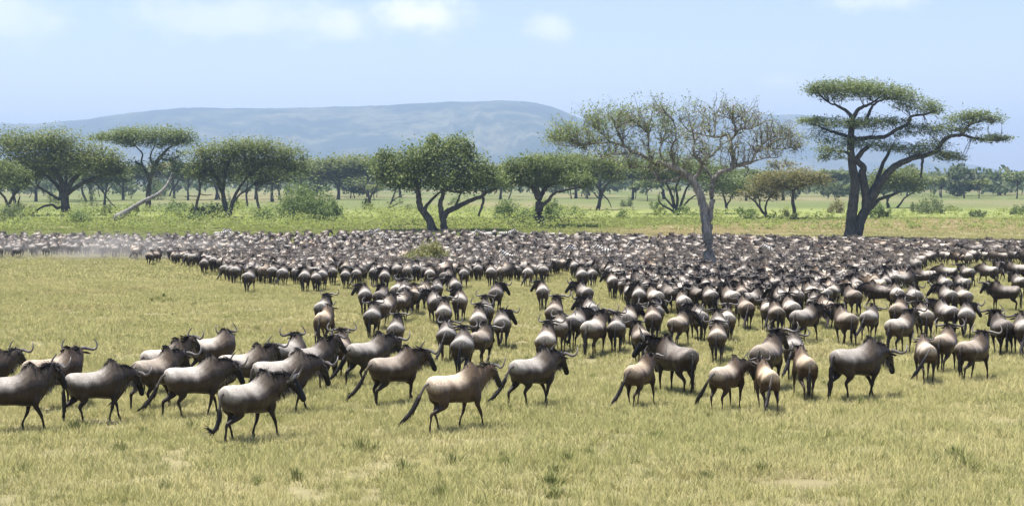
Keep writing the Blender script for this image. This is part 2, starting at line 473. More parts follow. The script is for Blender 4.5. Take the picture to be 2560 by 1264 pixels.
def wildebeest_parts(pose, build=1.0, young=0.0, seed=0):
    """returns dict of meshes in one shared local frame; x forward, z up, metres"""
    rs = np.random.default_rng(seed)
    g = Geo()
    k = build
    tor = [(-.735, 1.03, .05, .06, 0), (-.705, .98, .165, .16, .1), (-.62, .925, .240, .245, .25), (-.47, .885, .272, .285, .3), (-.30, .868, .246, .285, .4), (-.15, .862, .262, .292, .38),
           (0.03, .862, .272, .300, .36), (.18, .888, .264, .350, .45), (.33, .955, .240, .435, .68), (.45, .965, .215, .447, .74), (.58, .95, .17, .34, .6), (.72, .96, .10, .20, .3)]
    belly = 1.0 - .14 * young
    secs = []
    for (x, z, w, h, nar) in tor:
        zt, zb = z + h * (1 - .05 * young * (x > .2)), z - h * belly
        secs.append(((x, 0, (zt + zb) / 2), (0, w * k * 1.17 * (1 - .20 * young), 0), (0, 0, (zt - zb) / 2), nar))
    g.loft(secs, 20)
    for sd in (-1, 1):            # haunch and shoulder masses
        g.loft([((-.62, sd * .12, .86), (0, .04, 0), (0, 0, .06), 0), ((-.54, sd * .18, .83), (0, .085 * k, 0), (0, 0, .17), 0), ((-.42, sd * .18, .78), (0, .095 * k, 0), (0, 0, .18), 0), ((-.30, sd * .15, .74), (0, .03, 0), (0, 0, .07), 0)], 12)
        g.loft([((.26, sd * .14, .80), (0, .03, 0), (0, 0, .06), 0), ((.36, sd * .16, .86), (0, .07 * k, 0), (0, 0, .22), 0), ((.47, sd * .15, .86), (0, .07 * k, 0), (0, 0, .22), 0), ((.57, sd * .11, .84), (0, .03, 0), (0, 0, .10), 0)], 12)
    n_torso = g.n
    B, nd, poll, h, right, up = head_frame(pose)
    mid = B + np.array([.26, 0, .07])
    line = bez(np.array([.44, 0, .99]), mid, poll, 6)
    T = np.gradient(line, axis=0); T /= np.linalg.norm(T, axis=1, keepdims=True)
    W = np.interp(np.linspace(0, 1, 6), [0, .4, .75, 1], [.17, .135, .098, .08]) * (1 - .1 * young)
    Hh = np.interp(np.linspace(0, 1, 6), [0, .4, .75, 1], [.30, .235, .165, .115]) * (1 - .1 * young)
    secs = []; top, bot = [], []
    for p, t, w, hh in zip(line, T, W, Hh):
        sdv = np.cross([0, 0, 1.0], t); sdv /= np.linalg.norm(sdv); u = np.cross(t, sdv)
        secs.append((p, sdv * w, u * hh, .45)); top.append(p + u * hh * .97); bot.append(p - u * hh * .9)
    g.loft(secs, 16)
    n_neck = g.n
    hs = 1.0 - .10 * young
    hd = [(-.07, .05, .06, -.02), (0, .088, .105, -.02), (.06, .10, .124, -.01), (.15, .09, .114, 0), (.26, .070, .092, .01), (.36, .062, .078, .01), (.44, .072, .076, 0), (.49, .068, .062, -.005), (.52, .04, .034, -.01)]
    secs = [(poll + h * (t * hs * 1.06) + up * o, right * w * hs, up * hh * hs, 0.1) for (t, w, hh, o) in hd]
    g.loft(secs, 14)
    n_head = g.n
    for kind, sd, key in (('h', 1, 'hl'), ('h', -1, 'hr'), ('f', 1, 'fl'), ('f', -1, 'fr')):
        fx, lift = pose.get(key, (0, 0))
        P = leg_points(kind, sd, fx, lift)
        C = curve(P, 3)
        thin = 1 - .15 * young
        g.tube(C[:, :3], C[:, 3] * thin, 10, flat=.85)
    n_all = g.n
    # region weights torso / neck / head (legs = remainder) ride through the remesh; colours are worked out on the final skin
    reg = np.zeros((n_all, 3)); reg[:n_torso, 0] = 1; reg[n_torso:n_neck, 1] = 1; reg[n_neck:n_head, 2] = 1
    g.c = [reg]
    ss = lambda a: np.clip(a, 0, 1) ** 2 * (3 - 2 * np.clip(a, 0, 1))
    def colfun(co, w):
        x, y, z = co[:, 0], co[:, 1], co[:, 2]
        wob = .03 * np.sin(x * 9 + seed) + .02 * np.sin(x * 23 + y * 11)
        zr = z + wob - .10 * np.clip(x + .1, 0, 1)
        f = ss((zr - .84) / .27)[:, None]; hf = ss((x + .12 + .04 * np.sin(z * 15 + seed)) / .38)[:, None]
        tor = FLANK_SHADED * (1 - f) + (BACK_SUNLIT * (1 - hf) + HUMP * hf) * f  # rump top painted sunlit, flanks painted in shade
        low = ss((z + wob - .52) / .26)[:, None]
        tor = BELLY_SHADED * (1 - low) + tor * low  # painted shade deepens towards the belly
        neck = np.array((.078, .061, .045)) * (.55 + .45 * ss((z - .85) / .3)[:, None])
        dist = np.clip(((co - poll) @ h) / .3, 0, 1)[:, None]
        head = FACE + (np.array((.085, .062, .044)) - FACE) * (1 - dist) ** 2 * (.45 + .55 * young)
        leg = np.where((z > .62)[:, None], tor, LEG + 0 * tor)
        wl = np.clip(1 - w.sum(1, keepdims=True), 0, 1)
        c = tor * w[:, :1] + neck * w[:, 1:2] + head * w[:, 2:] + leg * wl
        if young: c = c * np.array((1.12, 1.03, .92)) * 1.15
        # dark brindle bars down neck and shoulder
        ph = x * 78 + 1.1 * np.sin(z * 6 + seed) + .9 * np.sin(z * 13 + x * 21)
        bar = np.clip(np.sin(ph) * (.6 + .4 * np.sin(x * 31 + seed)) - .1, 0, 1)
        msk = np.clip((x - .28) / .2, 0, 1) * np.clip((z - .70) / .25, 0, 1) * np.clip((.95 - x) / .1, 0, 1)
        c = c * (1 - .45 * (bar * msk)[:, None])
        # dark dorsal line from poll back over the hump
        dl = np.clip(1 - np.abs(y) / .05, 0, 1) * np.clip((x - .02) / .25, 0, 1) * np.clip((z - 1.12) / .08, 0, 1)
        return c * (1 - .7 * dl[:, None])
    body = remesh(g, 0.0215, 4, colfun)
    parts = {'body': body}
    # horns: out, slightly down, then hooking up and in
    hl = pose.get('horn', 1.0) * (1 - .35 * young)
    for i, sd in enumerate((1, -1)):
        q = np.array([[.02, .035, .095], [.02, .10, .105], [.03, .19, .085], [.035, .275, .07], [.02, .335, .10], [-.02, .345, .175], [-.06, .315, .245], [-.085, .275, .29]])
        if young > .8: q = np.array([[.02, .04, .09], [.0, .08, .14], [-.02, .10, .19], [-.04, .10, .23]])
        else: q = q * np.array([1, hl, 1]) + np.array([0, 0, 0])
        P = np.array([poll + h * a_ + right * sd * b_ * 1.2 + up * c_ * 1.12 for a_, b_, c_ in q])
        # horns sit on the poll and keep roughly upright whatever the head does
        C = curve(P, 4); r = np.interp(np.linspace(0, 1, len(C)), [0, .2, .55, .85, 1], [.044, .037, .026, .015, .004]) * (1 - .4 * young)
        gh = Geo(); gh.tube(C, r, 8, c=(.12, .105, .09)); parts['horn%d' % i] = gh.mesh('horn')
        ge = Geo()
        e0 = poll + h * .03 + right * sd * .08 - up * .0
        ed = right * sd * .93 - up * .10 - h * .12 + np.array([0, 0, -.18]); ed = ed / np.linalg.norm(ed)
        eu = np.cross(ed, h); eu /= np.linalg.norm(eu)
        ew = np.cross(eu, ed)
        ge.loft([(e0, ew * .012, eu * .010, 0), (e0 + ed * .06, ew * .038, eu * .012, 0), (e0 + ed * .13, ew * .034, eu * .011, 0), (e0 + ed * .20, ew * .006, eu * .004, 0)], 8, (.05, .042, .036))
        parts['ear%d' % i] = ge.mesh('ear')
        gy = Geo(); c0 = poll + h * .15 + right * sd * .083 + up * .045
        gy.loft([(c0 + h * x, right * w, up * w, 0) for x, w in ((-.02, .003), (-.014, .013), (0, .018), (.014, .013), (.02, .003))], 8, (.01, .008, .007))
        parts['eye%d' % i] = gy.mesh('eye')
    # mane
    gm = Geo()
    dors = np.vstack([[[.22, 0, 1.285 - .02 * young], [.35, 0, 1.378 - .02 * young], [.45, 0, 1.392 - .03 * young]], np.array(top)[1:], [poll + up * .10 + h * .02, poll + up * .115 + h * .12]])
    D = curve(dors, 8)
    n = 460 if not young else 180
    t = rs.uniform(0, 1, n) ** .9; idx = t * (len(D) - 1); i0 = np.minimum(idx.astype(int), len(D) - 2)
    root = D[i0] + (D[i0 + 1] - D[i0]) * (idx - i0)[:, None]
    lean = rs.normal(0, .55, n) + pose.get('mane', .5) * np.sign(rs.uniform(-.3, 1, n))
    dirs = np.stack([rs.normal(-.75, .3, n), lean, rs.uniform(.05, .55, n)], 1); dirs /= np.linalg.norm(dirs, axis=1, keepdims=True)
    Ln = np.interp(t, [0, .25, .8, 1], [.05, .15, .20, .08]) * rs.uniform(.7, 1.4, n) * (1 - .3 * young)
    root = root + np.stack([np.zeros(n), rs.normal(0, .018, n), np.full(n, -.015)], 1)
    hair_blades(gm, root, dirs, Ln, .0075, np.array(BLACK) * rs.uniform(.8, 2.4, (n, 1)), seed + 1)
    parts['mane'] = gm.mesh('mane', False)
    # beard
    gb = Geo()
    vent = np.vstack([np.array(bot)[1:], [poll + h * .10 - up * .10, poll + h * .26 - up * .085]])
    D = curve(vent, 8); n = 280 if not young else 70
    t = rs.uniform(.1, 1, n); idx = t * (len(D) - 1); i0 = np.minimum(idx.astype(int), len(D) - 2)
    root = D[i0] + (D[i0 + 1] - D[i0]) * (idx - i0)[:, None] + np.stack([np.zeros(n), rs.normal(0, .025, n), np.full(n, .02)], 1)
    dirs = np.stack([rs.normal(0, .2, n), rs.normal(0, .2, n), rs.uniform(-1, -.7, n)], 1)
    bc = np.where(rs.uniform(0, 1, (n, 1)) < .45, np.array((.30, .26, .20)), np.array((.05, .042, .036)))
    hair_blades(gb, root, dirs, rs.uniform(.11, .25, n), .0075, bc, seed + 2)
    parts['beard'] = gb.mesh('beard', False)
    # tail
    gt = Geo()
    tl = {'hang': [[-.70, 0, 1.03], [-.775, 0, .99], [-.80, .01, .82], [-.80, .02, .60], [-.79, .02, .40], [-.80, .02, .24]],
          'out': [[-.70, 0, 1.03], [-.80, .03, .98], [-.90, .09, .78], [-1.0, .15, .56], [-1.13, .22, .38], [-1.27, .28, .28]],
          'left': [[-.70, 0, 1.03], [-.79, .03, .98], [-.83, .14, .80], [-.84, .26, .58], [-.83, .38, .40], [-.82, .46, .30]],
          'right': [[-.70, 0, 1.03], [-.79, -.03, .98], [-.83, -.14, .80], [-.84, -.24, .58], [-.83, -.33, .42], [-.82, -.42, .30]],
          'up': [[-.70, 0, 1.03], [-.82, .03, 1.03], [-.93, .12, .98], [-1.02, .22, 1.0], [-1.10, .30, 1.12], [-1.14, .33, 1.24]],
          'curl': [[-.70, 0, 1.03], [-.78, 0, .98], [-.81, .02, .74], [-.83, .04, .48], [-.93, .08, .30], [-1.05, .12, .38]]}[pose.get('tail', 'hang')]
    C = curve(tl, 5); tt = np.linspace(0, 1, len(C))
    r = np.interp(tt, [0, .12, .35, .6, .85, 1], [.036, .03, .028, .05, .045, .006])
    cc = np.where((tt < .42)[:, None], np.array((.10, .088, .078)), np.array((.020, .018, .018)))
    gt.tube(C, r, 8, cc)
    n = 90; t = rs.uniform(.3, .97, n); i0 = (t * (len(C) - 1)).astype(int); i0 = np.minimum(i0, len(C) - 2)
    dirs = C[i0 + 1] - C[i0]; dirs /= np.linalg.norm(dirs, axis=1, keepdims=True); dirs += rs.normal(0, .16, (n, 3)); dirs[:, 2] -= .1
    hair_blades(gt, C[i0] + rs.normal(0, .018, (n, 3)), dirs, rs.uniform(.10, .22, n), .009, np.array(BLACK) * rs.uniform(.8, 2, (n, 1)), seed + 3)
    parts['tail'] = gt.mesh('tail')
    return parts

def joined(parts, tint=(1, 1, 1), skip=('eye0', 'eye1')):
    V, F3, F4, C, n = [], [], [], [], 0
    for k, me in parts.items():
        if k in skip: continue
        me.calc_loop_triangles()
        co = get_co(me); t = np.empty(len(me.loop_triangles) * 3, np.int32); me.loop_triangles.foreach_get('vertices', t)
        c = np.empty(len(co) * 4, np.float32); me.color_attributes['coat'].data.foreach_get('color', c)
        V.append(co); F3.append(t.reshape(-1, 3) + n); C.append(c.reshape(-1, 4)[:, :3]); n += len(co)
    return np.vstack(V), np.vstack(F3), np.vstack(C)

def decimated(parts, ratios, name):
    """one light mesh: every part thinned by its own ratio"""
    V, F, C, n = [], [], [], 0
    for k, me in parts.items():
        r = ratios.get(k, ratios.get(k.rstrip('01'), 0))
        if r <= 0: continue
        src = me
        if r < 1:
            ob = bpy.data.objects.new('d', me); COL.objects.link(ob)
            m = ob.modifiers.new('d', 'DECIMATE'); m.ratio = r
            src = bpy.data.meshes.new_from_object(ob.evaluated_get(bpy.context.evaluated_depsgraph_get()))
            bpy.data.objects.remove(ob)
        co0 = get_co(me); c0 = np.empty(len(co0) * 4, np.float32); me.color_attributes['coat'].data.foreach_get('color', c0); c0 = c0.reshape(-1, 4)[:, :3]
        src.calc_loop_triangles()
        co = get_co(src); t = np.empty(len(src.loop_triangles) * 3, np.int32); src.loop_triangles.foreach_get('vertices', t)
        kd = KDTree(len(co0))
        for i, p in enumerate(co0): kd.insert(p, i)
        kd.balance()
        c = np.array([c0[kd.find(p)[1]] for p in co])
        V.append(co.copy()); F.append(t.reshape(-1, 3) + n); C.append(c); n += len(co)
        if src is not me: bpy.data.meshes.remove(src)
    return np.vstack(V), np.vstack(F), np.vstack(C)

W_A = dict(hl=(-.20, 0), hr=(.17, .02), fl=(.20, .02), fr=(-.16, 0))
W_B = dict(hl=(.18, 0), hr=(-.22, .05), fl=(-.20, .03), fr=(.20, .0))
W_C = dict(hl=(.05, 0), hr=(-.12, .02), fl=(.24, .12), fr=(-.05, 0))
STAND = dict(hl=(-.04, 0), hr=(.05, 0), fl=(.03, 0), fr=(-.03, 0))
POSES = {
    'walk_a': dict(W_A, np=18, hp=-60, tail='out'),
    'walk_b': dict(W_B, np=36, hp=-60, tail='hang', ny=9),
    'walk_c': dict(W_C, np=22, hp=-55, tail='out', ny=-6),
    'low': dict(W_A, np=4, hp=-66, tail='hang', ny=6),
    'left': dict(STAND, np=30, hp=-50, ny=40, tail='hang'),
    'right': dict(W_B, np=24, hp=-55, ny=-38, tail='curl'),
    'up': dict(STAND, np=44, hp=-52, ny=-10, tail='hang'),
    'graze': dict(STAND, np=-34, hp=-50, ny=12, hy=10, nl=.60, tail='hang'),
    'back': dict(STAND, np=26, hp=-50, ny=58, hy=50, tail='left'),
}
POSES_Y = {
    'young_a': dict(W_B, np=28, hp=-55, tail='out', horn=.9),
    'young_b': dict(STAND, np=14, hp=-58, tail='left', horn=.9, ny=-10),
    'calf': dict(W_A, np=26, hp=-48, tail='hang', horn=.5),
}
VARIANT = {}
for i, (k, p) in enumerate(POSES.items()): VARIANT[k] = wildebeest_parts(p, 1.0 + .03 * (i % 3), 0.0, 40 + i)
for i, (k, p) in enumerate(POSES_Y.items()): VARIANT[k] = wildebeest_parts(p, .9, .6 if k != 'calf' else 1.0, 70 + i)

PART_ORDER = [('body', 'body', M_COAT), ('mane', 'mane', M_HAIR), ('beard', 'beard', M_HAIR), ('tail', 'tail', M_HAIR), ('horn0', 'horn', M_HORN),
              ('horn1', 'horn', M_HORN), ('ear0', 'ear', M_HAIR), ('ear1', 'ear', M_HAIR), ('eye0', 'eye', M_HORN), ('eye1', 'eye', M_HORN)]
for pt in VARIANT.values():
    for key, nm, mt in PART_ORDER: pt[key].materials.clear(); pt[key].materials.append(mt)

def place_wildebeest(variant, loc, heading, size, tint, label, group, detail=True, eyes=True):
    root = empty('wildebeest', loc, heading)
    root.scale = (size * .91, size, size)
    tag(root, label, 'wildebeest', group)
    for key, nm, mt in PART_ORDER:
        if nm == 'eye' and not eyes: continue
        o = link(nm, VARIANT[variant][key], None, root)
        o.color = (*tint, 1)
    return root

LOD1, LOD2 = {}, {}
for k, pt in VARIANT.items():
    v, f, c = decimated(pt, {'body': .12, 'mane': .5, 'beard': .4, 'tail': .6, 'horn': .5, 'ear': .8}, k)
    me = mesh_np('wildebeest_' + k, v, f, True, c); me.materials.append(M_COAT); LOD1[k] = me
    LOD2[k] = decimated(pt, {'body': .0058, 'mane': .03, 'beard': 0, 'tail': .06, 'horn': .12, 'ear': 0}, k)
# ------------------------------------------------------------------ land
def veg_group():
    """colour of the turf by place: straw savanna, green strip under the trees, dry band, far plain"""
    g = bpy.data.node_groups.new('turf_colour', 'ShaderNodeTree')
    g.interface.new_socket('Color', in_out='OUTPUT', socket_type='NodeSocketColor')
    o = g.nodes.new('NodeGroupOutput')
    pos = g.nodes.new('ShaderNodeNewGeometry').outputs['Position']
    sp = g.nodes.new('ShaderNodeSeparateXYZ'); g.links.new(pos, sp.inputs[0])
    flat = mapping(g, pos, (1, 1, 0))
    big = noise(g, flat, 0.045, 4, .6)
    mid = noise(g, flat, 0.28, 4, .6)
    fine = noise(g, flat, 1.7, 3, .6)
    c = mixc(g, maprange(g, mid, .36, .66), (0.490, 0.440, 0.245), (0.370, 0.350, 0.170))
    c = mixc(g, maprange(g, fine, .50, .75, 0, .35), c, (0.50, 0.445, 0.25))
    c = mixc(g, maprange(g, big, .42, .66, 0, .75), c, (0.350, 0.340, 0.160))
    trod = noise(g, mapping(g, pos, (.6, 1, 0)), 0.11, 5, .65)
    c = mixc(g, maprange(g, trod, .54, .70, 0, .6), c, (0.330, 0.265, 0.150))
    # lush strip in front of and under the trees
    yb = mth(g, 'ADD', sp.outputs[1], mth(g, 'MULTIPLY', mth(g, 'SUBTRACT', big, .5), 30.0))
    yb = mth(g, 'ADD', yb, mth(g, 'MULTIPLY', maprange(g, sp.outputs[0], 0.0, 60.0), -26.0))
    lush = mixc(g, maprange(g, mid, .35, .65), (0.225, 0.270, 0.080), (0.305, 0.335, 0.115))
    dry = mixc(g, maprange(g, mid, .35, .65), (0.540, 0.430, 0.270), (0.430, 0.375, 0.200))
    xs = mth(g, 'ADD', sp.outputs[0], mth(g, 'MULTIPLY', mth(g, 'SUBTRACT', big, .5), 40.0))
    strip = mixc(g, maprange(g, xs, 2.0, 26.0), lush, dry)
    c = mixc(g, maprange(g, yb, 196.0, 212.0), c, strip)
    c = mixc(g, maprange(g, yb, 226.0, 236.0), c, lush)
    plain = mixc(g, maprange(g, noise(g, mapping(g, pos, (1, .35, 0)), .012, 4), .4, .62), (0.160, 0.195, 0.070), (0.250, 0.230, 0.120))
    c = mixc(g, maprange(g, yb, 285.0, 360.0), c, plain)
    g.links.new(c, o.inputs[0])
    return g
TURF = veg_group()
def turf(t):
    n = t.nodes.new('ShaderNodeGroup'); n.node_tree = TURF
    return n.outputs[0]
m_ground, t, o = new_mat('savanna_ground')
pos = wpos(t)
c = mixc(t, maprange(t, noise(t, pos, 2.3, 5, .7), .3, .75), mixc(t, 1.0, turf(t), (.72, .70, .66), 'MULTIPLY'), turf(t))
spz = t.nodes.new('ShaderNodeSeparateXYZ'); t.links.new(pos, spz.inputs[0])
c = mixc(t, maprange(t, spz.outputs[1], 255.0, 285.0, .62, 0.0), c, (0.185, 0.160, 0.085))      # dead thatch under the blades
p = principled(t, o, c, 0.95, 0.1)
bump(t, p, noise(t, pos, 3.0, 5, .7), 0.7, 0.12)

ys = np.concatenate([np.linspace(-380, 16, 24), np.arange(18, 330, 1.6), np.geomspace(332, 12800, 90)])
xh = np.concatenate([np.arange(0, 150, 2.5), np.geomspace(152, 10200, 46)])
xs = np.concatenate([-xh[:0:-1], xh])
X, Y = np.meshgrid(xs, ys)
Z = ground_z(X, Y)
nx, ny = len(xs), len(ys)
i, j = np.meshgrid(np.arange(nx - 1), np.arange(ny - 1))
q = (j * nx + i)
quads = np.stack([q, q + 1, q + nx + 1, q + nx], -1).reshape(-1, 4)
land = link('ground', mesh_np('ground', np.stack([X, Y, Z], -1).reshape(-1, 3), quads, True), m_ground)
tag(land, 'broad savanna plain of short yellow-green grass', None, None, 'structure')

# hills
m_hill, t, o = new_mat('hill_scrub')
pos = wpos(t)
n1 = noise(t, mapping(t, pos, (1, 1, 1.5)), 0.0035, 6, .62)
n2 = noise(t, pos, 0.016, 5, .7)
c = mixc(t, maprange(t, n1, .42, .62), (0.032, 0.052, 0.021), (0.150, 0.150, 0.070))
c = mixc(t, maprange(t, n2, .46, .63, 0, .75), c, (0.018, 0.034, 0.014))
principled(t, o, c, 0.95, 0.05)
def hill(name, prof, Y, depth, label, seed):
    prof = np.array(prof, float)
    px = np.linspace(prof[0, 0], prof[-1, 0], 260)
    # smooth ridge line with the small steps of trees and rocks along it
    pz = np.interp(px, prof[:, 0], prof[:, 1])
    rs = np.random.default_rng(seed)
    ker = np.exp(-np.linspace(-2, 2, 9) ** 2); ker /= ker.sum()
    pz = np.convolve(np.pad(pz, 4, 'edge'), ker, 'valid')
    wob = np.convolve(rs.normal(0, 1, 268), ker, 'valid') * 1.1 + rs.normal(0, .35, 260)
    ridge = np.array([at(a, b, Y) for a, b in zip(px, pz + wob)])
    rx, rz = ridge[:, 0], ridge[:, 2]
    v = np.linspace(0, 1, 46)
    base = CAM_Z - 16.0
    gul = np.convolve(np.pad(rs.normal(0, 1, 260), 8, 'edge'), np.ones(17) / 17, 'valid') * 3
    V = []
    for a in v:               # front foot to ridge, then down the far side
        if a <= .7:
            s = a / .7
            yy = Y - depth * (1 - s) * (1 + .16 * np.sin(rx / 700 + 2 * s) + .10 * gul * (1 - s))
            prof_h = (1 - (1 - s) ** 1.7) * (.55 + .45 * s)
            zz = base + (rz - base) * (prof_h + .05 * np.sin(np.pi * s) * np.sin(rx / 260 + gul * 2 + 3 * s))
        else:
            s = (a - .7) / .3
            yy = Y + depth * .6 * s + 0 * rx; zz = rz + (base - rz) * s ** 1.3
        V.append(np.stack([rx * yy / Y, yy, zz], -1))
    V = np.array(V); n = V.shape[1]
    i, j = np.meshgrid(np.arange(n - 1), np.arange(len(v) - 1)); q = j * n + i
    o = link(name, mesh_np(name, V.reshape(-1, 3), np.stack([q, q + 1, q + n + 1, q + n], -1).reshape(-1, 4), True), m_hill)
    return tag(o, label, None, None, 'structure')
hill('hill', [(-900, 380), (-500, 350), (-150, 318), (0, 311), (90, 309), (200, 299), (330, 281), (420, 271), (490, 268), (700, 271), (830, 266), (920, 264), (1010, 259), (1120, 254), (1270, 251),
              (1340, 256), (1390, 270), (1430, 287), (1480, 306), (1560, 340), (1650, 380), (1760, 420), (1850, 448)], 7000, 2100, 'long flat-topped blue hill behind the plain', 3)
hill('far_hill', [(1180, 448), (1330, 350), (1480, 305), (1600, 290), (1800, 287), (1990, 285), (2080, 292), (2180, 320), (2280, 362), (2400, 405), (2480, 421), (2560, 430), (2800, 440), (3100, 446)], 8600, 2000, 'hazy lower hill sloping down to the plain', 5)
hill('distant_ridge', [(-1100, 330), (-300, 305), (20, 306), (110, 322), (400, 350), (700, 440)], 10200, 1500, 'faint distant ridge beside the long hill', 8)
# ------------------------------------------------------------------ trees
def leaf_cards(centers, size, rs, flat=0.0, shade=None, slim=(.35, .8)):
    """one small bent leaf-spray quad per centre"""
    n = len(centers); c = np.asarray(centers, float)
    nrm = rs.normal(size=(n, 3)); nrm[:, 2] += flat * np.sign(nrm[:, 2] + 1e-6) ; nrm /= np.linalg.norm(nrm, axis=1, keepdims=True)
    a = np.cross(nrm, rs.normal(size=(n, 3))); a /= np.linalg.norm(a, axis=1, keepdims=True) + 1e-9
    b = np.cross(nrm, a)
    sz = (size * rs.uniform(.55, 1.4, n))[:, None]
    a, b = a * sz, b * sz * rs.uniform(*slim, n)[:, None]
    V = np.stack([c - a, c + b, c + a, c - b], 1).reshape(-1, 3)
    col = rs.uniform(0, 1, n) if shade is None else np.clip(shade + rs.normal(0, .18, n), 0, 1)
    C = np.repeat(np.stack([col, col, col], 1), 4, axis=0)
    return V, np.arange(n * 4).reshape(-1, 4), C

class Tree:
    def __init__(s, name, base_px, label, bark, leaf, group=None, seed=0, depth_m=4.0, base_y=None, category='tree'):
        s.base = on_ground(*base_px) if base_y is None else at(base_px[0], base_px[1], base_y)
        s.Y = s.base.y; s.ppm = scale_at(s.Y)
        s.rs = np.random.default_rng(seed)
        s.root = empty(name, s.base); tag(s.root, label, category, group)
        s.bark, s.leaf, s.depth = bark, leaf, depth_m
        s.pts = []          # attach points: (x,y,z,r)
        s.wood, s.twig, s.green = Geo(), Geo(), Geo()
        s.org = np.array(s.base); s.slim = (.35, .8)
    def w(s, px, py, off=0.0): return np.array(at(px, py, s.Y + off))
    def limb(s, pix, r0, r1, bend=1.0, sides=8, first=False, k=4):
        """pix polyline in photo pixels, radii in pixels; depth wanders but stays attached"""
        p0 = s.w(*pix[0])
        off0 = 0.0
        if s.pts and not first:
            A = np.array(s.pts)[:, :3]; pr = A.copy()
            d = np.hypot(A[:, 0] - p0[0], A[:, 2] - p0[2]); off0 = A[np.argmin(d), 1] - s.Y
        L = np.hypot(pix[-1][0] - pix[0][0], pix[-1][1] - pix[0][1]) / s.ppm
        tgt = 0.0 if first else s.rs.uniform(-1, 1) * min(s.depth, L * .75) * bend
        n = len(pix)
        P = np.array([s.w(px, py, off0 + tgt * (i / max(1, n - 1)) ** 1.2) for i, (px, py) in enumerate(pix)])
        if first: P[0, 2] -= .4
        C = curve(P, k)
        rr = np.linspace(r0, r1, len(C)) / s.ppm
        C[1:-1] += s.rs.normal(0, 1, (len(C) - 2, 3)) * np.minimum(rr[1:-1, None] * .35, .035)
        if first:
            rr[0] *= 1.35; rr[1] *= 1.18; rr[2] *= 1.06
        if first: s.wood.tube(C - s.org, rr, sides)
        else:
            g = Geo(); g.tube(C - s.org, rr, sides); link('branch', g.mesh('branch'), s.bark, s.root)
        for c, r in zip(C, rr): s.pts.append((*c, r))
        return C, rr
    def grow(s, start, direction, length, r, levels, gravity=.1, fork=3, geo=None, tips=None, sides=4, wig=.35):
        geo = geo or s.twig
        n = 5; P = [np.array(start)]; d = np.array(direction, float); d /= np.linalg.norm(d)
        for i in range(n):
            d = d + s.rs.normal(0, wig, 3) * .5 + np.array([0, 0, gravity]); d /= np.linalg.norm(d)
            P.append(P[-1] + d * length / n)
        P = np.array(P)
        geo.tube(P - s.org, np.linspace(r, r * .45, len(P)), sides, cap=False)
        if levels <= 0:
            if tips is not None: tips.extend(P[2:])
            return
        for f in range(fork):
            i = s.rs.integers(2, n + 1)
            nd = d + s.rs.normal(0, .7, 3); nd[2] += gravity
            s.grow(P[i], nd, length * s.rs.uniform(.5, .8), r * .55, levels - 1, gravity, fork, geo, tips, 3, wig)
    def near(s, p):
        A = np.array(s.pts); i = np.argmin(((A[:, :3] - p) ** 2).sum(1)); return A[i]
    def pad(s, px, py, hw, hh, n, size_, flat=.8, depth=None, twigs=4, off=None, dome=.5, tw_r=.05, leafname=None):
        """leaf cushion: ellipsoid in photo pixels, real depth; twigs run to it from the nearest limb"""
        n = int(n * 1.35); size = size_ * .92 * max(1.0, (s.Y / 265) ** 1.3)
        W, H = hw / s.ppm * 1.04, hh / s.ppm * 1.2
        D = W * .8 if depth is None else depth
        if off is None:
            A = np.array(s.pts); q = s.w(px, py + hh)
            d = np.hypot(A[:, 0] - q[0], A[:, 2] - q[2]); off = (A[np.argmin(d), 1] - s.Y) * .8 + s.rs.uniform(-.3, .3) * D
        c = s.w(px, py, off)
        # sub-clumps make light and dark knots and leave gaps
        k = max(5, int(n / 70))
        u = s.rs.normal(size=(k, 3)); u /= np.linalg.norm(u, axis=1, keepdims=True); u *= s.rs.uniform(.25, 1, (k, 1)) ** .5
        u[:, 2] = np.where(u[:, 2] < 0, u[:, 2] * (1 - dome), u[:, 2])
        cl = c + u * np.array([W, D, H])
        which = s.rs.integers(0, k, n)
        spread = np.array([W, D, H]) * np.array([.32, .32, .42]) + np.array([.14, .14, .10])
        P = cl[which] + s.rs.normal(0, 1, (n, 3)) * spread * .75
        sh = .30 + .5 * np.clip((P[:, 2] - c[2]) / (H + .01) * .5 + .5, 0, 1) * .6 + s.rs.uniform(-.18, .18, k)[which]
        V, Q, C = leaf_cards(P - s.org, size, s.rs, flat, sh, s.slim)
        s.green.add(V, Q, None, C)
        for t in range(twigs):
            e = cl[s.rs.integers(0, k)] - np.array([0, 0, H * .15])
            b = s.near(e + np.array([0, 0, -H * .5]))
            m = (b[:3] + e) / 2 + s.rs.normal(0, .12, 3) * np.linalg.norm(e - b[:3]) - np.array([0, 0, .06 * np.linalg.norm(e - b[:3])])
            C2 = bez(b[:3], m, e, 7) + 0
            C2[1:-1] += s.rs.normal(0, .03, (5, 3)) * W * .4
            r0 = min(tw_r, b[3] * .8)
            s.twig.tube(C2 - s.org, np.linspace(r0, r0 * .3, 7), 3, cap=False)
            for q in range(3):
                i = s.rs.integers(2, 7)
                e2 = C2[i] + s.rs.normal(0, 1, 3) * np.array([W, D, H]) * .35; e2[2] = max(e2[2], C2[i][2])
                s.twig.tube(bez(C2[i], (C2[i] + e2) / 2 - np.array([0, 0, H * .08]), e2, 4) - s.org, np.linspace(r0 * .5, r0 * .15, 4), 3, cap=False)
    def finish(s, crown='crown'):
        link('trunk', s.wood.mesh('trunk'), s.bark, s.root)
        if s.twig.n: tag(link('twig_tangle', s.twig.mesh('twig_tangle'), s.bark, s.root), kind='stuff')
        if s.green.n: link(crown, s.green.mesh(crown, False), s.leaf, s.root)
        return s.root

